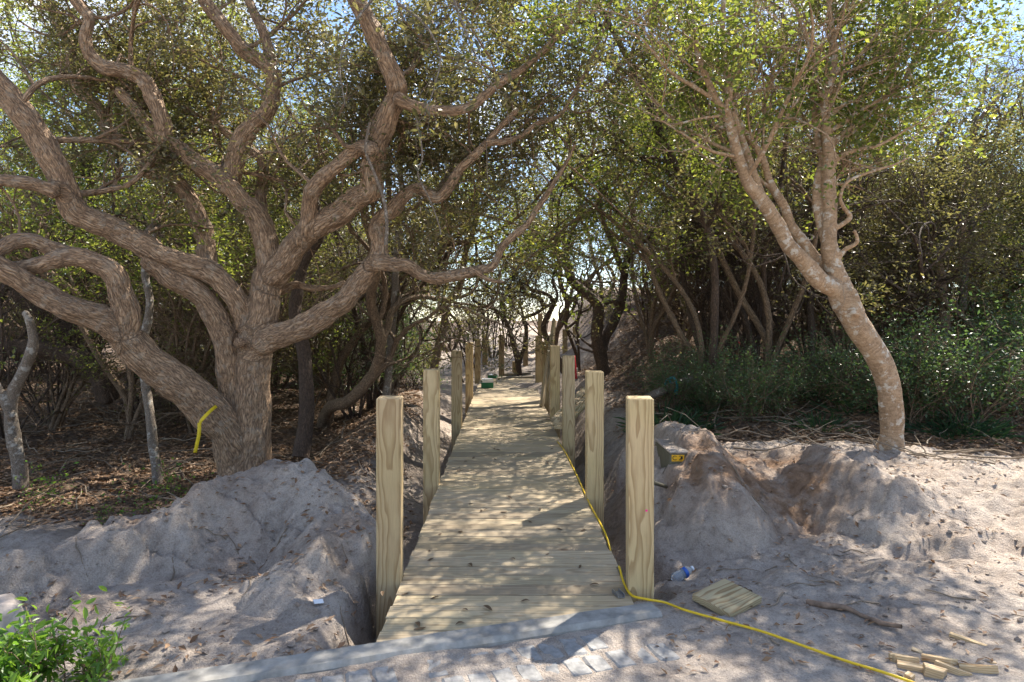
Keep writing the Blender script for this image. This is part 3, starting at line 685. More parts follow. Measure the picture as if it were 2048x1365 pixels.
trace(L, [(460, 375), (468, 330), (480, 286), (502, 253), (535, 222), (547, 178), (540, 140), (494, 106), (458, 66), (421, 18), (395, -30)], 42, 28, OD - 0.1, OD - 0.5)
trace(L, [(541, 150), (539, 105), (527, 66), (509, 29), (488, -20)], 26, 18, OD - 0.3, OD - 0.2)
trace(L, [(326, 284), (326, 250), (311, 205), (289, 165), (253, 143), (209, 135), (180, 108), (172, 73), (178, 37), (158, 11), (130, -30)], 34, 26, OD - 0.25, OD - 0.6)
trace(L, [(540, 560), (556, 538), (575, 520), (593, 490), (615, 466), (641, 448), (679, 427), (716, 397), (742, 380), (742, 335), (760, 278), (778, 228), (793, 190), (788, 160), (767, 110), (742, 55), (714, 5), (690, -40)], 56, 40, OD - 0.05, OD - 1.3)
trace(L, [(612, 468), (616, 435), (620, 405), (628, 380), (655, 348), (698, 312), (726, 296), (748, 300)], 34, 34, OD - 0.4, OD - 0.95)
trace(L, [(520, 690), (541, 678), (570, 668), (599, 657), (629, 641), (658, 622), (687, 605), (702, 584), (718, 564), (738, 538), (755, 517), (758, 480), (757, 445), (785, 418), (807, 393), (833, 377), (855, 387), (877, 396), (899, 374), (917, 342), (943, 319), (972, 286), (1002, 253), (1035, 220)], 56, 14, OD - 0.1, OD - 0.6)
trace(L, [(748, 528), (778, 527), (815, 531), (840, 548), (870, 556), (906, 553), (936, 545), (958, 540), (987, 531), (1005, 494), (1035, 465), (1053, 450), (1082, 407), (1108, 366), (1130, 330), (1150, 290)], 32, 8, OD - 0.4, OD - 0.2)
trace(L, [(950, 543), (969, 556), (991, 563), (1008, 564)], 14, 5, OD - 0.35, OD - 0.3)
trace(L, [(793, 195), (826, 213), (860, 220), (906, 222), (943, 212), (972, 190), (1002, 165), (1038, 143), (1071, 117), (1108, 81), (1145, 40), (1165, -10)], 24, 12, OD - 1.1, OD - 0.6)
trace(L, [(972, 287), (1016, 282), (1046, 271), (1071, 249), (1119, 231), (1141, 198), (1163, 161), (1181, 121), (1200, 80), (1222, 40)], 14, 6, OD - 0.6, OD - 0.4)
trace(L, [(417, 545), (414, 505), (408, 470), (388, 410), (359, 370), (330, 348), (293, 342), (275, 304), (220, 264), (201, 220), (154, 176), (143, 147), (139, 92), (117, 55), (100, 0)], 38, 18, OD + 0.15, OD + 0.5)
trace(L, [(524, 440), (522, 390), (528, 335), (506, 304), (470, 280), (430, 240), (415, 190), (380, 140), (350, 90)], 24, 10, OD + 0.1, OD + 0.5)
trace(L, [(560, 585), (590, 570), (620, 577), (660, 575), (690, 565)], 18, 12, OD + 0.2, OD + 0.1)
trace(L, [(478, 686), (484, 685), (490, 680)], 24, 20, OD - 0.25, OD - 0.1)
for k_ in range(1, len(L)): L[k_] = (L[k_][0], L[k_][1] * np.linspace(0.95, 0.86, len(L[k_][1])))
oak = empty('oak_tree', P(490, 985, OD)); oak.location.z = gz(oak.location.x, OD)
tag(oak, 'huge spreading oak with thick twisting furrowed limbs beside the sand heap', 'tree')
tr = fuse('trunk', L, 0.012, M['oak_bark'], oak); tr.location = -oak.location
rd = random.Random(21); rg = np.random.default_rng(5)
out = dict(tubes=[], tips=[])
for li, (c, r) in enumerate(L):
    if li in (0, 2, 15, 20, 21): continue
    n = len(c)
    for q in range(max(2, n // 9)):
        i = int(n * (0.30 + 0.70 * (q + rd.random()) / max(2, n // 9))); i = min(i, n - 1)
        if c[i][2] < 2.05 or (c[i][2] < 2.9 and rd.random() < 0.55): continue
        d = np.array([rd.gauss(0, 0.6), rd.gauss(0.85, 0.4), abs(rd.gauss(0.6, 0.35))])
        grow(rd, c[i], d, rd.uniform(1.0, 1.9), max(0.012, r[i] * rd.uniform(0.22, 0.42)), 0, dict(CFG_MID, flare=0), out)
build_parts(oak, out, M['oak_bark'], M['oak_leaf'], 0.050, 11, 0.06, rg, trunk_name='branches', clump=0.35)
for ch in oak.children:
    if ch.name.split('.')[0] in ('branches', 'crown'): ch.location = -oak.location
# hanging leafy sprays and bare vines in front of the oak
def spray(pxs, w0, w1, d0, d1, lab, leafy, mat='oak_leaf', size=0.07):
    q = []; c, r = trace(q, pxs, w0, w1, d0, d1, 5)
    tb = Tubes(); tb.add(c, r, 5, cap=False); e = empty('hanging_twig' if leafy else 'hanging_vine', tuple(c[0])); 
    tag(e, lab, 'twig' if leafy else 'vine')
    o_ = dict(tubes=[], tips=[])
    if leafy:
        for i in range(2, len(c), 2):
            for _ in range(2): grow(rd, c[i], np.array([rd.gauss(0, 1), rd.gauss(0, 1), rd.gauss(-0.1, 0.6)]), rd.uniform(0.2, 0.45), 0.003, 2, CFG_MID, o_)
    build_parts(e, o_, M['grey_bark'], M[mat] if leafy else None, size, 2, 0.05, rg, tb, True, 0.3, 0.46, 'stem')
    for ch in e.children: ch.location = -e.location
spray([(800, 10), (850, 50), (880, 110), (870, 170), (850, 230)], 6, 2, 5.4, 5.0, 'leafy twig drooping beside the cut oak limb, light green leaves', True)
spray([(760, -20), (700, 60), (680, 130), (690, 210)], 6, 2, 5.6, 5.2, 'leafy twig hanging in front of the upper oak limb', True)
spray([(900, -20), (930, 60), (960, 130), (1000, 190)], 6, 2, 5.6, 5.3, 'leafy twig at the top of the picture over the boardwalk', True)
spray([(740, 245), (732, 300), (750, 350), (768, 400), (774, 450), (772, 490)], 6, 8, 6.0, 6.2, 'grey bare vine hanging down against the oak fork', False)
spray([(830, 220), (845, 310), (836, 350), (860, 400), (878, 450), (882, 470)], 4, 3, 6.0, 6.1, 'thin wavy vine dangling over the curled oak limb', False)
spray([(973, 285), (974, 330), (976, 380)], 2, 1.5, 6.3, 6.3, 'short straight vine hanging below the bent oak branch', False)
spray([(1010, 190), (1020, 260), (1025, 330), (1024, 375)], 2.5, 2, 6.3, 6.3, 'long thin vine hanging beside the middle of the canopy', False)

# --- the smooth-barked leaning tree on the sand bank
R = []; RD = 6.4
trace(R, [(1775, 950), (1776, 918), (1784, 871), (1782, 816), (1777, 772), (1762, 728), (1736, 684), (1711, 644), (1692, 611), (1676, 583)], 78, 52, RD, RD)
R[-1][1][:] = np.interp(np.linspace(0, 9, len(R[-1][1])), [0, 1, 2, 3, 4, 5, 6, 7, 8, 9], np.array([92, 66, 41, 43, 44, 46, 46, 49, 52, 44])) / 2 / F * RD
trace(R, [(1690, 608), (1670, 580), (1641, 564), (1619, 538), (1601, 516), (1575, 488), (1555, 450), (1520, 396), (1498, 370), (1486, 341), (1473, 300), (1462, 256), (1454, 227), (1458, 183), (1452, 139), (1450, 100), (1445, 55), (1448, -10)], 42, 11, RD, RD - 0.3)
trace(R, [(1454, 225), (1436, 205), (1414, 158), (1396, 110), (1388, 55), (1378, -10)], 17, 11, RD - 0.25, RD - 0.4)
trace(R, [(1440, 208), (1392, 176), (1348, 150), (1318, 120), (1285, 80), (1245, 60)], 11, 6, RD - 0.25, RD - 0.6)
trace(R, [(1440, 232), (1396, 238), (1348, 249), (1310, 240)], 8, 4, RD - 0.25, RD - 0.2)
trace(R, [(1520, 396), (1509, 359), (1494, 311), (1480, 270), (1466, 225)], 24, 15, RD + 0.08, RD)
trace(R, [(1660, 562), (1648, 538), (1630, 516), (1604, 480), (1582, 451), (1568, 414), (1542, 370), (1527, 322), (1505, 286), (1483, 253), (1469, 212), (1480, 150), (1475, 90)], 28, 9, RD + 0.1, RD + 0.3)
trace(R, [(1692, 605), (1684, 570), (1670, 542), (1659, 498), (1656, 458), (1659, 414), (1657, 366), (1659, 322), (1656, 278), (1654, 238), (1650, 205), (1659, 158), (1670, 110), (1663, 55), (1658, -15)], 42, 13, RD, RD + 0.1)
trace(R, [(1650, 208), (1634, 176), (1630, 128), (1612, 73), (1597, 37), (1590, -10)], 12, 8, RD + 0.05, RD + 0.2)
trace(R, [(1652, 480), (1642, 450), (1634, 414), (1634, 366), (1645, 319), (1637, 290), (1630, 238), (1626, 201), (1618, 160)], 20, 14, RD + 0.05, RD + 0.25)
trace(R, [(1662, 328), (1685, 311), (1714, 300), (1751, 293), (1788, 275), (1817, 256)], 13, 6, RD + 0.05, RD - 0.1)
trace(R, [(1660, 290), (1696, 260), (1733, 234), (1769, 198), (1806, 165), (1820, 139), (1835, 100)], 13, 6, RD + 0.05, RD + 0.2)
trace(R, [(1656, 238), (1680, 215), (1714, 198), (1752, 178), (1799, 125), (1853, 92), (1872, 37)], 11, 6, RD + 0.05, RD)
trace(R, [(1655, 190), (1678, 139), (1714, 117), (1751, 73), (1788, 37), (1812, -5)], 10, 6, RD + 0.05, RD)
trace(R, [(1668, 460), (1700, 436), (1689, 418), (1681, 396), (1696, 363), (1751, 341), (1788, 330), (1820, 315)], 11, 6, RD, RD - 0.2)
trace(R, [(1672, 525), (1689, 501), (1714, 485), (1709, 461)], 12, 8, RD, RD - 0.15)
trace(R, [(1705, 628), (1712, 606), (1706, 580)], 26, 14, RD - 0.1, RD - 0.1)
for k_ in range(1, len(R)): R[k_] = (R[k_][0], R[k_][1] * np.linspace(0.95, 0.82, len(R[k_][1])))
hol = empty('leaning_tree', P(1776, 920, RD)); hol.location.z = gz(hol.location.x, RD)
tag(hol, 'leaning smooth tan-barked tree with pale lichen forking on the sand bank', 'tree')
o = fuse('trunk', R, 0.011, M['holly_bark'], hol, relief=0.45); o.location = -hol.location
out = dict(tubes=[], tips=[])
for li, (c, r) in enumerate(R):
    if li in (0, 15, 16): continue
    n = len(c)
    for q in range(max(2, n // 8)):
        i = min(n - 1, int(n * (0.35 + 0.65 * (q + rd.random()) / max(2, n // 8))))
        if c[i][2] < 2.7: continue
        d = np.array([rd.gauss(0.25, 0.6), rd.gauss(0.25, 0.6), abs(rd.gauss(0.55, 0.35))])
        grow(rd, c[i], d, rd.uniform(0.9, 1.7), max(0.008, r[i] * rd.uniform(0.3, 0.5)), 0, dict(CFG_MID, wig=(0.14, 0.18, 0.2), flare=0), out)
build_parts(hol, out, M['holly_bark'], M['holly_leaf'], 0.056, 5, 0.06, rg, trunk_name='branches', aspect=0.55)
for ch in hol.children: ch.location = -hol.location

# --- the dark forked tree right of the deck and others picked out by hand
def traced_tree(name, label, limbs, bark, leafmat, voxel, per, size, spawn, cfgx=None, minz=2.0, Lr=(0.8, 1.6), lw=None):
    q = []
    for a in limbs: trace(q, *a)
    b = np.array(q[0][0][0]); e = empty(name, (b[0], b[1], gz(b[0], b[1]))); tag(e, label, 'tree')
    if voxel: o = fuse('trunk', q, voxel, bark, e, 10)
    else:
        tb = Tubes()
        for c, r in q: tb.add(c, r, 7, cap=False)
        o = link('trunk', tb.mesh('trunk'), bark, e)
    o.location = -e.location
    out = dict(tubes=[], tips=[])
    for li, (c, r) in enumerate(q):
        n = len(c)
        for _ in range((spawn + 1) // 2):
            i = min(n - 1, int(n * rd.uniform(0.4, 1.0)))
            if c[i][2] < minz: continue
            d = np.array([rd.gauss(0, 0.8), rd.gauss(0.1, 0.8), abs(rd.gauss(0.5, 0.4))])
            grow(rd, c[i], d, rd.uniform(*Lr), max(0.01, r[i] * rd.uniform(0.3, 0.5)), 0, dict(cfgx or CFG_MID, flare=0, zmin=minz), out)
    if out['tubes']:
        build_parts(e, out, bark, leafmat, size, max(2, per), 0.07, rg, trunk_name='branches')
    for ch in e.children: ch.location = -e.location
    return e
CD = 13.4
traced_tree('forked_oak', 'dark brown forked tree rising just behind the sand bank post row', [
    ([(1232, 815), (1224, 795), (1212, 765), (1206, 734), (1199, 704), (1195, 673), (1195, 642), (1197, 613), (1187, 599), (1167, 583), (1146, 566), (1139, 545), (1136, 530), (1119, 505), (1090, 490), (1066, 478), (1040, 460)], 32, 10, CD, CD - 0.4),
    ([(1205, 700), (1210, 676), (1226, 648), (1238, 617), (1246, 580), (1249, 545), (1257, 512), (1270, 493), (1295, 479), (1328, 465), (1360, 440)], 22, 9, CD, CD + 0.3),
    ([(1249, 550), (1238, 523), (1225, 487), (1210, 450), (1197, 412), (1208, 385), (1240, 350), (1250, 300)], 13, 7, CD, CD + 0.2),
    ([(1137, 532), (1134, 500), (1145, 460), (1160, 420), (1150, 370), (1120, 330)], 12, 6, CD - 0.2, CD),
    ([(1200, 625), (1215, 605), (1236, 606)], 10, 12, CD, CD),
    ([(1195, 700), (1178, 690), (1160, 675), (1152, 655), (1158, 620), (1150, 590)], 7, 4, CD, CD - 0.2)],
    M['dark_bark'], M['oak_leaf'], 0.02, 4, 0.06, 7, None, 3.5, (0.9, 1.6))
traced_tree('crooked_tree', 'low crooked twin-stemmed tree at the far end of the boardwalk', [
    ([(1040, 752), (1037, 735), (1031, 704), (1023, 673), (1011, 642), (990, 620), (962, 611), (945, 600)], 12, 6, 17.6, 17.4),
    ([(1038, 728), (1045, 705), (1052, 683), (1052, 655), (1048, 638), (1070, 628), (1088, 617), (1105, 607)], 10, 6, 17.6, 17.5),
    ([(1011, 642), (1008, 610), (995, 580), (1000, 545)], 6, 4, 17.5, 17.5),
    ([(1048, 640), (1040, 610), (1020, 580), (1030, 540)], 6, 4, 17.5, 17.5),
    ([(1090, 616), (1075, 595), (1055, 590), (1045, 575), (1040, 560)], 11, 6, 17.4, 17.4)],
    M['dark_bark'], M['oak_leaf'], 0.02, 4, 0.06, 9, None, 1.9, (0.7, 1.5))
traced_tree('leaning_oak', 'black bent tree leaning over the last posts of the boardwalk', [
    ([(1128, 745), (1118, 722), (1105, 699), (1093, 676), (1087, 655), (1092, 638), (1101, 622), (1107, 607), (1095, 590), (1060, 578), (1050, 555)], 14, 7, 15.5, 15.3),
    ([(1107, 610), (1115, 590), (1105, 560), (1112, 530), (1100, 500)], 8, 4, 15.4, 15.4)],
    M['dark_bark'], M['oak_leaf'], 0.02, 4, 0.06, 12, None, 2.2, (0.8, 1.6))
traced_tree('bare_twisted_tree', 'bare dark twisted stems standing against the sky left of the forked tree', [
    ([(1159, 742), (1158, 728), (1157, 694), (1155, 653), (1161, 623), (1164, 600), (1158, 570), (1166, 540)], 6, 3, 15.0, 15.0),
    ([(1156, 735), (1153, 711), (1143, 682), (1132, 653), (1134, 640), (1144, 623), (1153, 602), (1156, 577), (1145, 550)], 8, 4, 15.2, 15.2),
    ([(1132, 652), (1119, 635), (1120, 617), (1125, 609), (1120, 588), (1128, 560)], 4, 3, 15.2, 15.2),
    ([(1134, 658), (1153, 642), (1162, 626), (1180, 617), (1186, 600)], 6, 4, 15.1, 15.1),
    ([(1138, 661), (1153, 675), (1169, 675), (1187, 663)], 4, 2, 15.1, 15.0),
    ([(1186, 704), (1160, 695), (1150, 680)], 6, 4, 14.6, 15.1)],
    M['dark_bark'], None, None, 0, 0.05, 10, dict(CFG_MID, kids=(5, 4), wig=(0.3, 0.3, 0.3)), 1.7, (0.5, 1.0))
traced_tree('slender_tree', 'slim straight trunk standing behind the drooping oak limb', [
    ([(772, 800), (775, 770), (781, 700), (788, 620), (792, 540), (797, 470), (806, 400), (800, 330), (815, 260), (812, 190)], 17, 11, 9.6, 9.8)],
    M['grey_bark'], M['oak_leaf'], None, 5, 0.06, 22, None, 3.0, (0.9, 1.7))
traced_tree('curved_tree', 'slim curved trunk leaning over the second oak-side post', [
    ([(862, 790), (866, 750), (873, 715), (878, 690), (888, 650), (893, 610), (912, 585), (925, 555), (930, 510), (945, 470), (953, 420), (960, 370)], 19, 9, 11.5, 11.7)],
    M['thicket_bark'], M['holly_leaf'], None, 5, 0.06, 22, None, 2.6, (0.9, 1.7))
traced_tree('pale_sapling', 'pale grey double-stemmed sapling at the left edge', [
    ([(42, 975), (38, 930), (27, 880), (22, 830), (26, 785), (45, 745), (66, 690), (62, 650), (50, 625)], 28, 14, 6.9, 6.7),
    ([(24, 835), (8, 800), (-8, 770), (-30, 730)], 18, 14, 6.8, 6.7)], M['grey_bark'], M['shrub_leaf'], 0.012, 3, 0.05, 0)
traced_tree('lichen_trunk', 'thin white-lichened trunk under the lowest oak limb', [
    ([(318, 985), (314, 940), (306, 890), (300, 830), (292, 775), (285, 700), (300, 610), (290, 540), (310, 470)], 22, 14, 7.5, 8.2)],
    M['grey_bark'], M['oak_leaf'], None, 4, 0.055, 10, None, 3.0, (0.8, 1.4))
traced_tree('dark_oak', 'straight dark trunk standing right behind the spreading oak', [
    ([(602, 915), (608, 880), (614, 820), (612, 750), (606, 690), (590, 630), (596, 580), (610, 520), (640, 470), (630, 400)], 36, 18, 8.3, 8.8)],
    M['dark_bark'], M['oak_leaf'], None, 5, 0.055, 24, None, 3.0, (1.0, 1.8))
traced_tree('dark_bent_trunk', 'stout dark bent trunk sprawling in the shade at the far left', [
    ([(215, 795), (208, 765), (190, 735), (150, 715), (90, 700), (30, 695), (-40, 690)], 44, 34, 10.5, 9.8),
    ([(196, 740), (170, 690), (120, 640), (60, 610), (0, 560)], 34, 20, 10.5, 10.5)],
    M['dark_bark'], M['oak_leaf'], 0.025, 4, 0.06, 6, None, 2.4, (1.0, 1.8))
traced_tree('black_trunk', 'straight black trunk with a white lichen patch behind the leaning tree', [
    ([(1615, 775), (1620, 740), (1624, 680), (1620, 620), (1626, 560), (1640, 500), (1630, 430), (1650, 360)], 18, 12, 10.8, 11.2)],
    M['dark_bark'], M['holly_leaf'], None, 4, 0.06, 14, None, 3.2, (0.9, 1.7))
traced_tree('sloping_trunk', 'thin dark trunk slanting up beyond the fallen log', [
    ([(1553, 755), (1545, 715), (1535, 660), (1525, 610), (1508, 560), (1480, 520), (1460, 460), (1470, 380)], 14, 9, 11.5, 12.0)],
    M['dark_bark'], M['oak_leaf'], None, 4, 0.06, 16, None, 3.2, (0.9, 1.7))
traced_tree('sprawling_tree', 'brown sprawling trunk lying low on the wooded slope', [
    ([(1545, 700), (1560, 680), (1600, 660), (1640, 640), (1650, 590), (1690, 520)], 30, 18, 12.0, 12.6),
    ([(1552, 690), (1558, 650), (1562, 610), (1540, 590), (1500, 560)], 20, 10, 12.0, 12.2)],
    M['thicket_bark'], M['oak_leaf'], None, 4, 0.06, 8, None, 2.9, (1.0, 1.8))
traced_tree('winding_tree', 'winding bare-limbed tree left of the bright far-right bushes', [
    ([(1890, 660), (1885, 600), (1880, 545), (1862, 500), (1858, 460), (1885, 420), (1880, 370), (1890, 330), (1878, 290), (1900, 240)], 22, 9, 10.5, 10.8),
    ([(1862, 505), (1900, 490), (1925, 450), (1905, 420), (1925, 370), (1940, 300), (1960, 240), (2000, 190)], 16, 7, 10.5, 10.6)],
    M['thicket_bark'], M['oak_leaf'], None, 4, 0.055, 10, None, 2.8, (0.6, 1.1))
traced_tree('bare_tree', 'bare grey-twigged dead treetop against the sky at the right edge', [
    ([(1925, 620), (1930, 540), (1945, 440), (1950, 340), (1945, 260), (1965, 200), (1975, 130)], 16, 5, 11.5, 11.5),
    ([(1947, 330), (1985, 280), (2010, 235), (2035, 200), (2060, 130)], 9, 4, 11.5, 11.4),
    ([(1946, 300), (1975, 250), (2000, 210), (2015, 150)], 7, 3, 11.5, 11.4)],
    M['grey_bark'], None, None, 0, 0.05, 12, dict(CFG_MID, kids=(7, 5)), 3.0, (0.5, 0.9))

# --- the thicket: a few grown trees and their copies
protos = {}
def proto(key, cfg, stems, Hs, r0, bark, leafmat, size, per, spread, seed, aspect=0.45, lean=None):
    r1 = random.Random(seed); rgx = np.random.default_rng(seed); out = dict(tubes=[], tips=[])
    cf = dict(cfg, zmin=1.0 if Hs > 3 else -9)
    if lean: cf['lean'] = lean
    for s_ in range(stems):
        a = r1.uniform(0, 6.28); d = np.array([math.cos(a) * r1.uniform(0.1, 0.45), math.sin(a) * r1.uniform(0.1, 0.45), 1.0])
        grow(r1, (math.cos(a) * 0.06 * (stems > 1), math.sin(a) * 0.06 * (stems > 1), -0.12), d, Hs * r1.uniform(0.85, 1.1), r0 * r1.uniform(0.75, 1.1), 0, cf, out)
    e = empty(key); build_parts(e, out, bark, leafmat, size, per, spread, rgx, aspect=aspect)
    protos[key] = [e, 0]; return e
proto('thicket_oak', CFG_OAK, 2, 4.3, 0.085, M['thicket_bark'], M['oak_leaf'], 0.052, 12, 0.07, 31)
proto('gnarled_oak', CFG_OAK, 3, 3.9, 0.07, M['dark_bark'], M['oak_leaf'], 0.052, 9, 0.07, 32)
proto('twisted_oak', CFG_OAK, 1, 4.6, 0.11, M['thicket_bark'], M['oak_leaf'], 0.054, 20, 0.075, 33)
proto('pole_tree', CFG_THIN, 1, 5.6, 0.055, M['dark_bark'], M['holly_leaf'], 0.056, 12, 0.075, 34, 0.52)
proto('thin_stemmed_tree', CFG_THIN, 3, 4.8, 0.04, M['thicket_bark'], M['holly_leaf'], 0.056, 5, 0.07, 35, 0.52)
proto('thicket_pole', CFG_THIN, 2, 5.2, 0.045, M['dark_bark'], M['oak_leaf'], 0.052, 9, 0.075, 36)
proto('bare_thicket', dict(CFG_OAK, wig=(0.13, 0.22, 0.24, 0.22), kids=(7, 6, 5), t0=(0.2, 0.15, 0.1), ratio=(0.42, 0.6, 0.55), bias=0.3), 5, 2.9, 0.028, M['thicket_bark'], M['oak_leaf'], 0.06, 1, 0.09, 38)
proto('dark_thicket', dict(CFG_OAK, wig=(0.10, 0.20, 0.24, 0.22), kids=(8, 5, 4), t0=(0.2, 0.15, 0.1), ratio=(0.38, 0.6, 0.55), bias=0.3), 6, 3.3, 0.026, M['dark_bark'], None, 0.06, 1, 0.09, 39)
proto('bush', CFG_BUSH, 9, 1.15, 0.013, M['thicket_bark'], M['shrub_leaf'], 0.048, 3, 0.06, 41, 0.5)
proto('tall_bush', CFG_BUSH, 8, 1.9, 0.016, M['grey_bark'], M['shrub_leaf'], 0.05, 2, 0.07, 42, 0.5)
proto('twiggy_bush', CFG_BUSH, 9, 1.6, 0.014, M['dark_bark'], M['holly_leaf'], 0.05, 2, 0.07, 43, 0.5)
proto('seedling', dict(CFG_BUSH, kids=(4, 3)), 3, 0.42, 0.005, M['thicket_bark'], M['bright_leaf'], 0.06, 1, 0.03, 44, 0.45)
def place(key, x, y, sc, rz, label, cat, group, sz=1.0, dz=0.0):
    e, n = protos[key]; o = e if n == 0 else copy_tree(e); protos[key][1] += 1
    o.location = (x, y, gz(x, y) + dz); o.rotation_euler = (0, 0, rz); o.scale = (sc, sc, sc * sz)
    return tag(o, label, cat, group)
rp = random.Random(77)
names_t = ['thicket_oak', 'gnarled_oak', 'twisted_oak', 'pole_tree', 'thin_stemmed_tree', 'thicket_pole']
spots = []
def try_spot(x, y, dmin):
    for (a, b) in spots:
        if (a - x) ** 2 + (b - y) ** 2 < dmin * dmin: return False
    spots.append((x, y)); return True
def zone(n, xr, yr, dmin, weights, side, hk=lambda x, y: 1.0):
    made = 0; tries = 0
    while made < n and tries < n * 60:
        tries += 1; y = rp.uniform(*yr); x = rp.uniform(*xr)
        px = CX + F * x / y
        if abs(x - xc(y)) < 2.3 and y < 21: continue
        if 1050 < px < 1265 and y > 12.5: continue
        if px < -350 or px > 2400: continue
        if not try_spot(x, y, dmin): continue
        k = rp.choices(names_t, weights)[0]
        s = rp.uniform(0.85, 1.2) * hk(px, y)
        lab, grp = side(k, px, y)
        place(k, x, y, s, rp.uniform(0, 6.28), lab, 'tree', grp); made += 1
KIND = {'thicket_oak': 'crooked oak', 'gnarled_oak': 'gnarled dark many-stemmed oak', 'twisted_oak': 'twisted single-trunked oak', 'pole_tree': 'dark slim pole-like tree',
        'thin_stemmed_tree': 'thin many-stemmed brown tree', 'thicket_pole': 'slim twin-stemmed dark tree'}
def lab_left(k, px, y):
    w = 'close behind the spreading oak' if y < 13 else ('midway behind the spreading oak' if y < 20 else 'far behind the spreading oak')
    return '%s %s' % (KIND[k], w), '%s %s' % (KIND[k], w)
def lab_right(k, px, y):
    w = 'close behind the leaning tree' if y < 13 else ('halfway up the wooded slope' if y < 20 else 'at the top of the wooded slope')
    return '%s %s' % (KIND[k], w), '%s %s' % (KIND[k], w)
def hl(px, y): return 1.0 if y < 14 else 1.12
def hr(px, y): return (0.62 if px > 1880 else (0.85 if px > 1780 else 1.0)) * (1.0 if y < 14 else 1.08)
zone(11, (-9, -2.0), (9.2, 13), 0.95, (3, 3, 2, 2, 3, 3), lab_left, hl)
zone(18, (-15, -1.8), (13, 20), 1.1, (2, 3, 2, 3, 3, 3), lab_left, hl)
zone(15, (-22, -2.2), (20, 30), 1.4, (3, 3, 2, 2, 3, 2), lab_left, hl)
zone(11, (2.4, 8.5), (9.6, 13), 1.0, (3, 3, 0, 2, 2, 3), lab_right, hr)
zone(16, (2.4, 15), (13, 20), 1.15, (3, 3, 2, 3, 3, 3), lab_right, hr)
zone(12, (3.0, 22), (20, 29), 1.5, (3, 3, 2, 2, 3, 2), lab_right, hr)
for (px_, y_) in ((955, 18.5), (985, 20.0), (1015, 21.5), (1330, 17.0), (1090, 23.5), (935, 17.0)):
    place('dark_thicket', (px_ - CX) / F * y_, y_, rp.uniform(0.75, 1.0), rp.uniform(0, 6.28), 'dark twisted bare thicket around the far end of the boardwalk', 'thicket', 'dark thickets at the boardwalk end')
for n_, xr_, yr_, lab_, in ((17, (-8, -2.3), (9.6, 17), 'brushy leafless thicket of thin stems behind the spreading oak'), (17, (2.6, 9), (10.5, 17), 'brushy leafless thicket of thin stems on the wooded slope')):
    for q in range(n_):
        y = rp.uniform(*yr_); x = rp.uniform(*xr_)
        place(rp.choice(['bare_thicket', 'dark_thicket']), x, y, rp.uniform(0.8, 1.25), rp.uniform(0, 6.28), lab_, 'thicket', lab_)
place('thicket_oak', 1.25, 21.0, 1.15, 0.6, 'crooked oak closing the canopy over the far end of the boardwalk', 'tree', None)
place('gnarled_oak', 2.9, 21.5, 1.1, 2.0, 'gnarled oak on the dune straight behind the dark forked tree', 'tree', None)
place('pole_tree', 2.7, 9.4, 1.05, 1.0, 'slim dark pole tree just beyond the fallen log', 'tree', None)
place('thicket_pole', 3.9, 10.4, 1.0, 2.2, 'slim twin-stemmed tree between the fallen log and the leaning tree', 'tree', None)
# understorey
bs = random.Random(5)
def bushes(n, pxr, yr, keys, lab, grp, sc=(0.8, 1.2), dmin=0.45):
    pts = []; tries = 0
    while len(pts) < n and tries < 4000:
        tries += 1; y = bs.uniform(*yr); x = (bs.uniform(*pxr) - CX) / F * y
        if abs(x - xc(y)) < (1.9 if y > 11 else 1.3) or any((a - x) ** 2 + (b - y) ** 2 < dmin * dmin for a, b in pts): continue
        pts.append((x, y)); place(bs.choice(keys), x, y, bs.uniform(*sc), bs.uniform(0, 6.28), lab, 'shrub', grp)
bushes(9, (1820, 2200), (7.6, 10.5), ['bush', 'tall_bush'], 'glossy dark-green bush right of the leaning tree', 'glossy bushes right of the leaning tree', (0.75, 1.15))
bushes(4, (1480, 1760), (8.2, 10), ['bush'], 'low dark-green bush between the fallen log and the leaning tree', 'low bushes behind the sand bank', (0.5, 0.8))
bushes(4, (1290, 1480), (8.6, 10), ['bush'], 'small shady bush beside the fallen log', 'small bushes by the fallen log', (0.4, 0.65))
bushes(12, (1850, 2300), (10.5, 15), ['tall_bush', 'twiggy_bush'], 'tall light bush at the far right of the wooded slope', 'tall bushes on the wooded slope', (0.9, 1.3), 0.8)
bushes(10, (620, 930), (12, 17), ['twiggy_bush', 'tall_bush'], 'leafy bush in the thicket along the oak side of the boardwalk', 'bushes beside the oak side of the boardwalk', (0.8, 1.3), 0.6)
bushes(6, (-200, 640), (15, 20), ['twiggy_bush', 'bush'], 'shaded bush under the thicket behind the spreading oak', 'bushes behind the spreading oak', (0.8, 1.4), 0.9)
bushes(6, (60, 420), (5.9, 7.4), ['seedling'], 'bright green seedling on the litter behind the sand heap', 'seedlings behind the sand heap', (0.45, 0.85), 0.3)
bushes(4, (1320, 1760), (14, 18), ['twiggy_bush'], 'shaded bush halfway up the wooded slope', 'bushes on the wooded slope', (0.8, 1.3), 0.9)

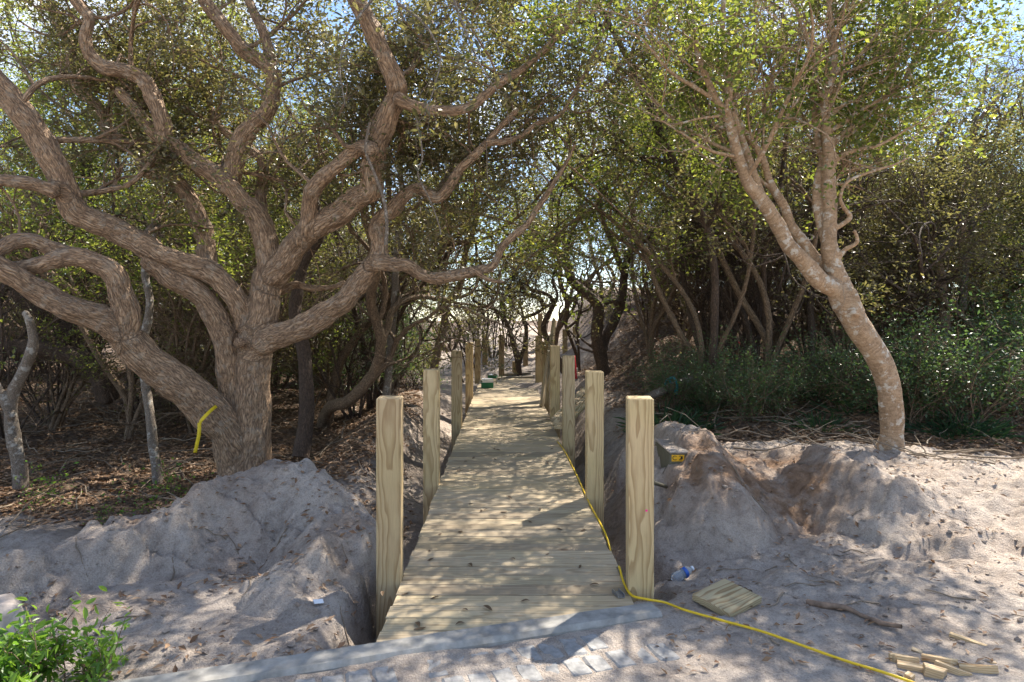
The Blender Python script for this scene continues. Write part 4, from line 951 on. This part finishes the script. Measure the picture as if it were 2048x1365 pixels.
# strappy ground plants behind the sand bank
gc, ga, gs = [], [], []; rgx = np.random.default_rng(8)
for i in range(16):
    y = bs.uniform(7.5, 10.0); px = bs.choice([bs.uniform(1310, 1480), bs.uniform(1560, 1760), bs.uniform(1560, 1760), bs.uniform(1800, 2060)]); x = (px - CX) / F * y
    n = bs.choice([60, 100, 140]); q = rgx.normal(size=(n, 2)) * 0.16
    gc.append(np.stack([x + q[:, 0], y + q[:, 1], H_all(x + q[:, 0], y + q[:, 1]) - 0.01], 1)); ga.append(np.stack([q[:, 0] * 6, q[:, 1] * 6, np.full(n, 0.7)], 1)); gs.append(np.full((n, 1), bs.uniform(0.14, 0.30)))
gs = np.concatenate(gs); gl = leaves_mesh('grass', np.concatenate(gc), gs[:, 0], rgx, 0, 0.07, True, np.concatenate(ga))
tag(link('grass', gl, M['grass_leaf']), 'dark strappy grass along the back edge of the sand bank', None, None, 'stuff')

# bright shrub in the near left corner and the pale stone beside it
sh = dict(tubes=[], tips=[]); r9 = random.Random(9)
bp = P(45, 1365, 2.75); bz = gz(bp.x, bp.y)
corner = empty('garden_shrub', (bp.x, bp.y, bz)); tag(corner, 'bright green leafy shrub in the near left corner', 'shrub')
for k in range(20):
    a = r9.uniform(0, 6.28); rr = r9.uniform(0, 0.26)
    tall = 0.25 if 0.0 < math.cos(a) * rr < 0.12 and r9.random() < 0.5 else 0.15
    grow(r9, (math.cos(a) * rr, math.sin(a) * rr * 0.7, -0.02), np.array([math.cos(a) * 0.5, math.sin(a) * 0.4, 1.0]), tall * r9.uniform(0.7, 1.15), 0.0035, 0, dict(CFG_BUSH, seg=(0.04, 0.035, 0.03), kids=(5, 2), ratio=(0.4, 0.4)), sh)
build_parts(corner, sh, M['thicket_bark'], M['bright_leaf'], 0.044, 3, 0.02, np.random.default_rng(9), six=True, aspect=0.42, trunk_name='stems')
bm = bmesh.new(); bmesh.ops.create_icosphere(bm, subdivisions=3, radius=1.0)
for v in bm.verts:
    k = 1 + 0.12 * math.sin(v.co.x * 5 + v.co.z * 3) + 0.05 * math.sin(v.co.y * 13)
    v.co = Vector((max(-1, min(0.8, v.co.x * k)) * 0.14, v.co.y * k * 0.12, max(-0.8, min(0.8, v.co.z * k)) * 0.26))
o = link('boulder', bm_mesh('boulder', bm, True), M['stone']); p = P(-12, 1275, 3.0); o.location = (p.x + 0.02, p.y, p.z - 0.05)
tag(o, 'pale weathered boulder cut by the left edge of the picture', 'boulder')

# ------------------------------------------------------------------ litter
def scatter(n, pxr, yr, fn=None):
    y = rng.uniform(yr[0] ** 0.5, yr[1] ** 0.5, n) ** 2; x = (rng.uniform(pxr[0], pxr[1], n) - CX) / F * y
    if fn is not None: k = fn(x, y); x, y = x[k], y[k]
    return x, y
def litter(name, x, y, size, label, mat, lift=0.008, flat=0.25):
    n = len(x); z = H_all(x, y) + lift
    c = np.stack([x, y, z], 1); a = rng.uniform(0, 6.283, n); d = np.stack([np.cos(a), np.sin(a), rng.normal(0, flat, n)], 1); d /= np.linalg.norm(d, axis=1, keepdims=True)
    sd = np.cross(d, np.stack([rng.normal(0, flat, n), rng.normal(0, flat, n), np.ones(n)], 1)); sd /= np.linalg.norm(sd, axis=1, keepdims=True)
    nr = np.cross(sd, d); L_ = size * rng.uniform(0.6, 1.4, n)[:, None]; W = L_ * 0.42
    V = np.stack([c - d * L_ / 2, c + sd * W / 2 + nr * W * 0.25, c + d * L_ / 2, c - sd * W / 2 + nr * W * 0.25], 1).reshape(-1, 3)
    b = np.arange(n)[:, None] * 4; f = np.concatenate([b + np.array([[0, 1, 2]]), b + np.array([[0, 2, 3]])])
    o = link(name, mesh_np(name, V, f, {'rnd': np.repeat(rng.uniform(0, 1, n), 4)}, smooth=False), mat); return tag(o, label, None, None, 'stuff')
x, y = scatter(60000, (-250, 1000), (5.5, 20), lambda x, y: (np.abs(x - xc(y)) > 0.95) & (soil_amt(x, y) > 0.3 + 0.5 * rng.random(len(x))))
litter('leaf_litter', x, y, 0.07, 'brown fallen leaves covering the forest floor behind the sand heap', M['dead_leaf'])
x, y = scatter(40000, (1050, 2300), (6.9, 20), lambda x, y: (np.abs(x - xc(y)) > 1.0) & (soil_amt(x, y) > 0.3 + 0.5 * rng.random(len(x))))
litter('leaf_litter', x, y, 0.07, 'brown fallen leaves on the wooded slope behind the sand bank', M['dead_leaf'])
x, y = scatter(900, (-50, 740), (2.9, 5.4), lambda x, y: (fbm(x * 2, y * 2, 2, 300) > -0.05) & (y > 3.36 + 0.33 * x))
litter('scattered_leaves', x, y, 0.045, 'dry curled leaves scattered over the sand heap', M['dead_leaf'], 0.012, 0.35)
x, y = scatter(650, (1300, 2100), (2.9, 7.2))
litter('scattered_leaves', x, y, 0.04, 'dry leaves scattered over the sand bank', M['dead_leaf'], 0.010, 0.35)
# sticks
tb = Tubes()
for i in range(420):
    y = rng.uniform(5.8, 15); px = rng.choice([rng.uniform(-100, 850), rng.uniform(1290, 2050)]); x = (px - CX) / F * y
    if abs(x - xc(y)) < 1.0: continue
    a = rng.uniform(0, 6.28); Ls = rng.uniform(0.15, 0.9); m = 5; q = np.linspace(-0.5, 0.5, m) * Ls
    xs = x + np.cos(a) * q + rng.normal(0, 0.02, m); ys = y + np.sin(a) * q + rng.normal(0, 0.02, m)
    z = H_all(xs, ys) + 0.015 + np.abs(rng.normal(0, 0.02)); tb.add(np.stack([xs, ys, z + np.linspace(0, rng.uniform(0, 0.12), m)], 1), np.linspace(1, 0.5, m) * rng.uniform(0.004, 0.011), 4, cap=False)
for i in range(90):                                        # splinters and root ends on the dug sand
    px = rng.uniform(1330, 2080) if i % 3 else rng.uniform(0, 700); y = rng.uniform(3.1, 6.6); x = (px - CX) / F * y
    if i % 3 == 0 and y < 3.5 + 0.33 * x: continue
    a = rng.uniform(0, 6.28); Ls = rng.uniform(0.04, 0.28); m = 5; q = np.linspace(-0.5, 0.5, m) * Ls
    xs = x + np.cos(a) * q + rng.normal(0, 0.008, m); ys = y + np.sin(a) * q + rng.normal(0, 0.008, m)
    tb.add(np.stack([xs, ys, H_all(xs, ys) + 0.006], 1), np.linspace(1, 0.4, m) * rng.uniform(0.002, 0.0065), 4, cap=False)
tag(link('fallen_sticks', tb.mesh('fallen_sticks'), M['dry_twig']), 'dead twigs and sticks lying on the forest floor and sand', None, None, 'stuff')
# sand clods
def clods(name, n, xr, yr, label, hf):
    bm = bmesh.new(); bmesh.ops.create_icosphere(bm, subdivisions=1, radius=1.0); base = np.array([v.co[:] for v in bm.verts]); fc = np.array([[v.index for v in f.verts] for f in bm.faces]); bm.free()
    x = rng.uniform(*xr, n); y = rng.uniform(*yr, n); r = 0.003 + 0.016 * rng.random(n) ** 5; z = hf(x, y) + r * 0.3
    V = base[None] * (1 + 0.3 * rng.normal(size=(n, len(base), 1))) * (r[:, None, None] * np.array([1.1, 1, 0.7])) + np.stack([x, y, z], 1)[:, None]
    f = fc[None] + (np.arange(n) * len(base))[:, None, None]
    tag(link(name, mesh_np(name, V.reshape(-1, 3), f.reshape(-1, 3), {'soil': np.zeros(n * len(base)), 'orange': np.repeat(rng.uniform(0, 0.4, n), len(base))}, smooth=False), M['sand']), label, None, None, 'stuff')
clods('sand_clods', 1300, (-3.4, -0.85), (3.0, 5.0), 'small crumbled clods on the sand heap', H_all)
clods('sand_clods', 1300, (1.0, 4.6), (3.1, 6.0), 'small crumbled clods on the sand bank', H_all)

# leaves lying on the deck
lf = []
for k in range(4):
    r2 = random.Random(k); bm = bmesh.new(); n = 7; L_ = 0.055; W = 0.022; rows = []
    for i in range(n):
        u = i / (n - 1); w = W / 2 * math.sin(math.pi * min(1, u * 0.96 + 0.03)) ** 0.8; zc = 0.006 * math.sin(u * 3.1 + k) + 0.004 * (k % 2) * u
        rows.append([bm.verts.new((L_ * (u - 0.5), s * w, zc + abs(s) * w * 0.5 + 0.0015)) for s in (-1, 0, 1)])
    for i in range(n - 1):
        for j in range(2): bm.faces.new((rows[i][j], rows[i + 1][j], rows[i + 1][j + 1], rows[i][j + 1]))
    me = bm_mesh('fallen_leaf', bm, True); me.materials.append(M['deck_leaf'] if 'deck_leaf' in M else M.setdefault('deck_leaf', leaf_mat('deck_leaf', (0.12, 0.075, 0.04), (0.12, 0.075, 0.04), (0.1, 0.05, 0.02), (0.1, 0.05, 0.02), 0.6, 0.1, 0.3))); lf.append(me)
r5 = random.Random(15); pos = [(930, 1222), (1050, 1205), (1000, 1255), (840, 1260), (920, 1250), (765, 1190), (1160, 1135), (1095, 1110), (940, 1132), (1025, 1120), (860, 1122), (810, 1190), (835, 1252), (975, 1220), (1120, 1060), (1060, 1045), (1010, 1035), (1080, 1020), (920, 1065), (880, 1070)]
while len(pos) < 58:
    d = r5.uniform(3.5, 11); x = xc(d) + r5.uniform(-0.58, 0.58)
    pos.append((CX + F * x / d, HY + EYE * F / d))
for i, (px, py) in enumerate(pos):
    d = EYE * F / (py - HY); x = (px - CX) / F * d
    o = bpy.data.objects.new('fallen_leaf', lf[i % 4]); C.objects.link(o); o.location = (x, d, 0.003); o.rotation_euler = (0, 0, r5.uniform(0, 6.28)); s_ = r5.uniform(0.55, 1.25); o.scale = (s_, s_, s_)
    tag(o, 'small dry brown leaf lying on the boardwalk planks', 'leaf', 'dry leaves on the boardwalk')

# ------------------------------------------------------------------ building-site bits
def tube_obj(name, pts, rad, mat, label, cat, k=8, n=6, group=None):
    c = catmull(pts, n); r = np.full(len(c), rad) if np.isscalar(rad) else np.interp(np.linspace(0, 1, len(c)), np.linspace(0, 1, len(rad)), rad)
    tb = Tubes(); tb.add(c, r, k, cap=False); o = link(name, tb.mesh(name), mat); return tag(o, label, cat, group)
def on_ground(px, py, lift=0.0, z0=0.0):
    z = z0
    for _ in range(12):
        d = (EYE - z) * F / (py - HY); z = gz((px - CX) / F * d, d)
    return Vector(((px - CX) / F * d, d, z + lift))
def on_deck(px, py, lift=0.0): 
    d = EYE * F / (py - HY); return Vector(((px - CX) / F * d, d, lift))
cord = [on_deck(1115, 885, 0.008), on_deck(1130, 905, 0.008), on_deck(1150, 945, 0.008), on_deck(1168, 985, 0.008), on_deck(1182, 1015, 0.008)]
cord += [Vector((0.648, 4.75, 0.0)), Vector((0.650, 4.45, -0.05)), Vector((0.648, 4.2, -0.03)), on_deck(1239, 1138, 0.006)]
cord += [on_deck(1246, 1165, 0.01), Vector((0.635, 3.64, 0.02)), Vector((0.70, 3.56, 0.03))]
cord += [on_ground(px, py, 0.014) for px, py in ((1330, 1211), (1370, 1226), (1440, 1246), (1520, 1268), (1600, 1296), (1690, 1328), (1780, 1356), (1880, 1392))]
tube_obj('extension_cord', cord, 0.0066, M['cord'], 'yellow extension cord running along the deck edge and over the sand', 'cord')
# strap tied round the low oak limb
st = empty('tie_strap', P(400, 830, 6.2)); tag(st, 'yellow strap tied round the low leaning oak limb, one end hanging', 'strap')
def ribbon(name, pts, w, mat, parent, side):
    c = catmull(pts, 6); V = []; Fc = []
    for p_ in c: V += [tuple(p_ - side * w / 2), tuple(p_ + side * w / 2)]
    for i in range(len(c) - 1): Fc.append((2 * i, 2 * i + 1, 2 * i + 3, 2 * i + 2))
    o = link(name, mesh_np(name, V, Fc), mat, parent); m = o.modifiers.new('t', 'SOLIDIFY'); m.thickness = 0.002
    if parent: o.location = -parent.location
    return o
sd = np.array([0.75, 0.0, 0.65])
ribbon('loop', [P(x, y, d)[:] for x, y, d in ((440, 808, 6.80), (428, 816, 6.62), (413, 830, 6.52), (402, 842, 6.50), (398, 852, 6.53))], 0.036, M['strap'], st, np.array([-0.62, 0.25, 0.72]))
ribbon('tail', [P(x, y, d)[:] for x, y, d in ((399, 846, 6.51), (398, 868, 6.50), (394, 888, 6.50), (390, 906, 6.51))], 0.034, M['strap'], st, np.array([0.95, 0.3, 0.0]))

def board(name, a, b, w, t_, mat, label, cat, group=None, roll=0.0):
    a, b = Vector(a), Vector(b); v = b - a; bm = box_bm(v.length, w, t_, 0.003); o = link(name, bm_mesh(name, bm), mat)
    o.location = (a + b) / 2; q = v.to_track_quat('X', 'Z'); o.rotation_euler = (q @ Euler((roll, 0, 0)).to_quaternion()).to_euler(); return tag(o, label, cat, group)
# square offcut
o = link('board_offcut', bm_mesh('board_offcut', box_bm(0.285, 0.235, 0.038, 0.003)), M['board_wood']); p = on_ground(1455, 1212); o.location = p + Vector((0, 0.01, 0.035)); o.rotation_euler = (math.radians(7), math.radians(-3), math.radians(38))
tag(o, 'thick square plank offcut lying beside the yellow cord', 'board')
def wedge_mesh(lx, ly, lz, cut):
    lx, ly, lz, cut = lx * 0.85, ly * 0.85, lz * 0.85, cut * 0.85
    bm = bmesh.new(); a = [(-lx / 2, -ly / 2), (lx / 2 - cut, -ly / 2), (lx / 2, ly / 2), (-lx / 2, ly / 2)]
    v0 = [bm.verts.new((x, y, 0)) for x, y in a]; f = bm.faces.new(v0); r = bmesh.ops.extrude_face_region(bm, geom=[f])
    for v in r['geom']:
        if isinstance(v, bmesh.types.BMVert): v.co.z += lz
    bmesh.ops.recalc_face_normals(bm, faces=bm.faces); bmesh.ops.bevel(bm, geom=bm.edges[:], offset=0.002, segments=1, affect='EDGES'); return bm_mesh('wood_offcut', bm)
offs = [((1470, 1250), 0.075, 0.035, 0.02, 0.03, 15, 'small chipped wood scrap with a pink mark on the yellow cord'),
        ((1810, 1325), 0.13, 0.05, 0.04, 0.05, -35, 'orange-tinged wedge offcut at the top of the scrap pile'),
        ((1828, 1338), 0.15, 0.045, 0.03, 0.04, -25, 'split wedge offcut lying across the scrap pile'),
        ((1790, 1322), 0.045, 0.04, 0.04, 0.0, 20, 'small dark-ended cube offcut at the near side of the scrap pile'),
        ((1833, 1303), 0.05, 0.03, 0.02, 0.0, -40, 'tiny flat chip above the scrap pile'),
        ((1880, 1325), 0.16, 0.04, 0.035, 0.03, -38, 'long square stick offcut behind the scrap pile'),
        ((1905, 1345), 0.16, 0.04, 0.035, 0.05, -42, 'long pointed offcut in the middle of the scrap pile'),
        ((1960, 1345), 0.17, 0.05, 0.04, 0.12, -28, 'long tapering wedge offcut at the far right of the scrap pile'),
        ((1870, 1352), 0.11, 0.06, 0.05, 0.03, -20, 'chunky block offcut cut by the bottom edge'),
        ((1818, 1357), 0.04, 0.035, 0.035, 0.0, 35, 'little cube offcut by the end of the yellow cord'),
        ((1985, 1325), 0.05, 0.03, 0.012, 0.01, 10, 'flat chip lying beyond the tapering wedge'),
        ((1945, 1285), 0.22, 0.03, 0.02, 0.0, -47, 'thin lath half buried in the sand above the scrap pile')]
for (px, py), lx, ly, lz, cut, rz, lab in offs:
    o = link('wood_offcut', wedge_mesh(lx, ly, lz, cut), M['offcut_wood']); p = on_ground(px, py); o.location = p + Vector((0, 0, -0.008)); o.rotation_euler = (random.uniform(-.25, .25), random.uniform(-.2, .2), math.radians(rz)); tag(o, lab, 'offcut', 'wood offcuts on the sand')
# stick on the sand, roots
tube_obj('dead_branch', [on_ground(x, y, l) for x, y, l in ((1615, 1208, 0.012), (1640, 1216, 0.014), (1690, 1222, 0.016), (1720, 1234, 0.012), (1760, 1252, 0.016), (1803, 1266, 0.03))], [0.016, 0.019, 0.015, 0.010, 0.013, 0.010], M['dead_stick'], 'dark dead stick lying on the sand bank below the hollow', 'stick')
tube_obj('fallen_log', [P(x, y, d)[:] for x, y, d in ((1285, 800, 8.9), (1320, 784, 9.0), (1355, 768, 9.1), (1390, 755, 9.2), (1420, 752, 9.3), (1424, 735, 9.3), (1420, 722, 9.3))], [0.045, 0.055, 0.05, 0.055, 0.05, 0.045, 0.04], M['grey_bark'], 'pale fallen log with an upturned end on the slope behind the posts', 'log', 10)
# bottle
bt = empty('plastic_bottle', on_ground(1365, 1160, 0.038)); tag(bt, 'crumpled clear plastic bottle with a blue band in the pit by the post', 'bottle')
def lathe(name, prof, mat, parent, k=16, crush=0.0):
    V = []; Fc = []
    for i, (xx, rr) in enumerate(prof):
        for j in range(k):
            a = 2 * math.pi * j / k; c_ = 1 + crush * math.sin(3 * a + i * 1.7); V.append((xx, rr * c_ * math.cos(a), rr * c_ * math.sin(a)))
    for i in range(len(prof) - 1):
        for j in range(k): Fc.append((i * k + j, i * k + (j + 1) % k, (i + 1) * k + (j + 1) % k, (i + 1) * k + j))
    return link(name, mesh_np(name, V, Fc), mat, parent)
lathe('bottle_body', [(-0.075, 0.0), (-0.075, 0.026), (-0.06, 0.033), (-0.045, 0.029), (-0.03, 0.033), (-0.012, 0.030), (0.03, 0.031), (0.045, 0.028), (0.062, 0.016), (0.072, 0.012)], M['bottle'], bt, 16, 0.07)
lathe('label_band', [(0.006, 0.0325), (0.014, 0.0335), (0.028, 0.0325), (0.030, 0.030)], M['bottle_label'], bt, 16, 0.05)
lathe('cap', [(0.070, 0.0), (0.070, 0.0145), (0.084, 0.0145), (0.086, 0.0)], M['white_card'], bt, 14)
bt.rotation_euler = (0, math.radians(-18), math.radians(22))
# metal bracket on the deck
bm = box_bm(0.032, 0.085, 0.004, 0); mb = empty('metal_bracket', on_deck(1237, 1191, 0.004)); tag(mb, 'small grey galvanised bracket lying on the deck near its cut end', 'bracket'); mb.rotation_euler[2] = math.radians(14)
link('plate', bm_mesh('plate', bm), M['steel'], mb)
for s_ in (-1, 1):
    o = link('flange', bm_mesh('flange', box_bm(0.004, 0.085, 0.018, 0)), M['steel'], mb); o.location = (s_ * 0.018, 0, 0.008)
# utility vault with its number plate
ub = empty('utility_vault', (1.25, 5.40, -0.10)); tag(ub, 'dull olive buried utility box with a yellow C 2 plate behind the nearest post', 'utility box')
ob = link('box_body', bm_mesh('box_body', box_bm(0.26, 0.56, 0.62, 0.008)), M['vault'], ub); ob.location = (0.13, 0.28, 0.21)
ob = link('lid', bm_mesh('lid', box_bm(0.268, 0.568, 0.016, 0.004)), M['sand'], ub); ob.location = (0.13, 0.28, 0.529)
plt = link('number_plate', bm_mesh('number_plate', box_bm(0.10, 0.004, 0.052, 0.001)), M['yellow_plate'], ub); plt.location = (0.062, -0.004, 0.486)
cu = bpy.data.curves.new('lettering', 'FONT'); cu.body = 'C 2'; cu.size = 0.052; cu.extrude = 0.0006; cu.align_x = 'LEFT'; cu.align_y = 'CENTER'
to = bpy.data.objects.new('lettering', cu); C.objects.link(to); dg = bpy.context.evaluated_depsgraph_get(); tm = bpy.data.meshes.new_from_object(to.evaluated_get(dg)); bpy.data.objects.remove(to)
tm.materials.clear(); o = link('lettering', tm, M['black_ink'], plt); o.rotation_euler = (math.radians(90), 0, 0); o.location = (-0.046, -0.0032, 0.0)
o = link('mark', bm_mesh('mark', box_bm(0.014, 0.0012, 0.024, 0)), M['black_ink'], plt); o.location = (0.03, -0.0032, 0.004)
tube_obj('conduit', [P(1296, 962, 5.1), P(1320, 970, 5.2), P(1345, 978, 5.4)], 0.014, M['vault'], 'short dark pipe stub sticking out below the utility box', 'pipe')
# boxes on the deck
def carton(px, py, w, h, dpt, mats, label, rz):
    e = empty('carton', on_deck(px, py)); e.rotation_euler[2] = rz; tag(e, label, 'box')
    z = 0.002
    for nm, hh, mt, wf in mats:
        o = link(nm, bm_mesh(nm, box_bm(w * wf, dpt * wf, hh, 0.003)), mt, e); o.location = (0, dpt / 2, z + hh / 2); z += hh + 0.001
carton(975, 777, 0.25, 0.2, 0.2, [('base', 0.115, M['green_box'], 1.0), ('lid', 0.075, M['white_card'], 0.94)], 'green carton with a white top standing at the deck edge', 0.1)
carton(984, 757, 0.22, 0.2, 0.25, [('base', 0.07, M['green_box'], 1.0), ('lid', 0.008, M['white_card'], 0.98)], 'low dark-green carton behind the white-topped carton', -0.1)
# boards
board('leaning_board', on_deck(1083, 815, 0.0), P(1109, 640, 12.35), 0.115, 0.04, M['board_wood'], 'long board propped on end against the bank-side posts', 'board', None, 1.4)
for i, (a, b) in enumerate((((1112, 840, 8.9), (1172, 778, 10.6)), ((1115, 848, 8.7), (1174, 790, 10.3)), ((1118, 856, 8.6), (1176, 800, 10.0)))):
    pa, pb = P(*a), P(*b); board('stacked_board', pa, pb, 0.14, 0.038, M['board_wood'], ['uppermost board of the small stack beside the bank-side posts', 'middle board of the small stack beside the bank-side posts', 'lowest board of the small stack beside the bank-side posts'][i], 'board', 'boards stacked beside the posts')
for i, (a, b, w) in enumerate((((985, 757, 16.9), (1066, 754, 17.2), 0.24), ((1000, 749, 17.6), (1060, 747, 17.8), 0.14), ((1040, 744, 18.2), (1072, 744, 18.3), 0.1))):
    board('loose_board', P(*a), P(*b), w, 0.05, M['old_wood'], ['weathered wide board lying across the end of the boardwalk', 'narrow weathered board just past the boardwalk end', 'short grey board on the sand beyond the boardwalk end'][i], 'board', 'loose boards at the boardwalk end')
o = board('plywood_sheet', P(1243, 772, 12.8), P(1268, 752, 13.1), 0.30, 0.02, M['rust_board'], 'rusty-brown square of plywood leaning on the slope beside the dark forked tree', 'board', None, 1.0)
# stair framing on the dune
sf = empty('stair_frame', P(1180, 715, 21)); tag(sf, 'timber stair framing with a blue band on the dune', 'stairs')
def sub(name, a, b, w, t_, mat):
    o = board(name, P(*a), P(*b), w, t_, mat, None, None); o.parent = sf; o.location = o.location - sf.location
for nm, a, b, w, t_, mt in (('beam', (1160, 684, 21), (1200, 683, 21), 0.05, 0.14, M['board_wood']), ('tape', (1161, 693, 20.95), (1200, 692, 20.95), 0.03, 0.08, M['blue_tape']), ('rail', (1160, 702, 20.9), (1202, 704, 20.9), 0.05, 0.09, M['board_wood']),
                       ('stringer', (1160, 728, 20.6), (1178, 702, 21.4), 0.05, 0.2, M['board_wood']), ('stringer', (1180, 729, 20.6), (1196, 704, 21.4), 0.05, 0.2, M['board_wood']), ('upright', (1174, 728, 20.8), (1174, 668, 20.8), 0.10, 0.10, M['post_wood']),
                       ('upright', (1199, 730, 20.8), (1199, 684, 20.8), 0.10, 0.10, M['post_wood']), ('tread', (1160, 722, 20.7), (1198, 723, 20.7), 0.25, 0.04, M['board_wood'])):
    sub(nm, a, b, w, t_, mt)
# survey flags, rope
def flag(px, py0, py1, d, label):
    e = empty('survey_ribbon', P(px, py1, d)); tag(e, label, 'ribbon')
    a = P(px, py1, d); b = P(px - 1, py0, d)
    ribbon('ribbon', [b[:], tuple((a + b) / 2 + Vector((0.02, 0.01, 0))), tuple(a + Vector((0.03, 0, 0)))], 0.05, M['red_flag'], e, np.array([0.9, 0.4, 0]))
flag(1149, 712, 758, 13.0, 'red marker ribbon hanging behind the third bank-side post')
flag(1478, 684, 706, 12.5, 'small red marker ribbon on the wooded slope')
tube_obj('rope_coil', [P(x, y, d)[:] for x, y, d in ((1330, 770, 9.0), (1335, 760, 8.95), (1346, 756, 8.93), (1353, 765, 8.95), (1354, 778, 9.0), (1352, 788, 9.05), (1348, 776, 9.06), (1338, 762, 9.05), (1332, 774, 9.1))], 0.016, M['teal_rope'], 'teal rope loop hung over the fallen log', 'rope')
o = link('paper_scrap', bm_mesh('paper_scrap', box_bm(0.05, 0.035, 0.004, 0.001)), M['white_card']); o.location = on_ground(637, 1137, 0.018); o.rotation_euler = (0.25, 0.1, 0.5); tag(o, 'small white scrap lying on the sand heap', 'scrap')
ORD = ['leftmost', 'second', 'third', 'fourth', 'fifth', 'sixth', 'seventh', 'eighth', 'ninth', 'tenth', 'eleventh', 'twelfth', 'thirteenth', 'fourteenth', 'fifteenth', 'sixteenth', 'seventeenth', 'eighteenth']

same = {}
for o in C.objects:
    if o.parent is None and o.get('group') and o.get('category') in ('tree', 'thicket', 'shrub'): same.setdefault(o['label'], []).append(o)
for lab, os_ in same.items():
    if 1 < len(os_) <= 18:
        os_.sort(key=lambda o: o.location.x / o.location.y)
        for k, o in enumerate(os_): o['label'] = lab + (', leftmost of its kind' if k == 0 else ', %s from the left' % ORD[k])
print('script', round(time.time() - T0, 1), 's')
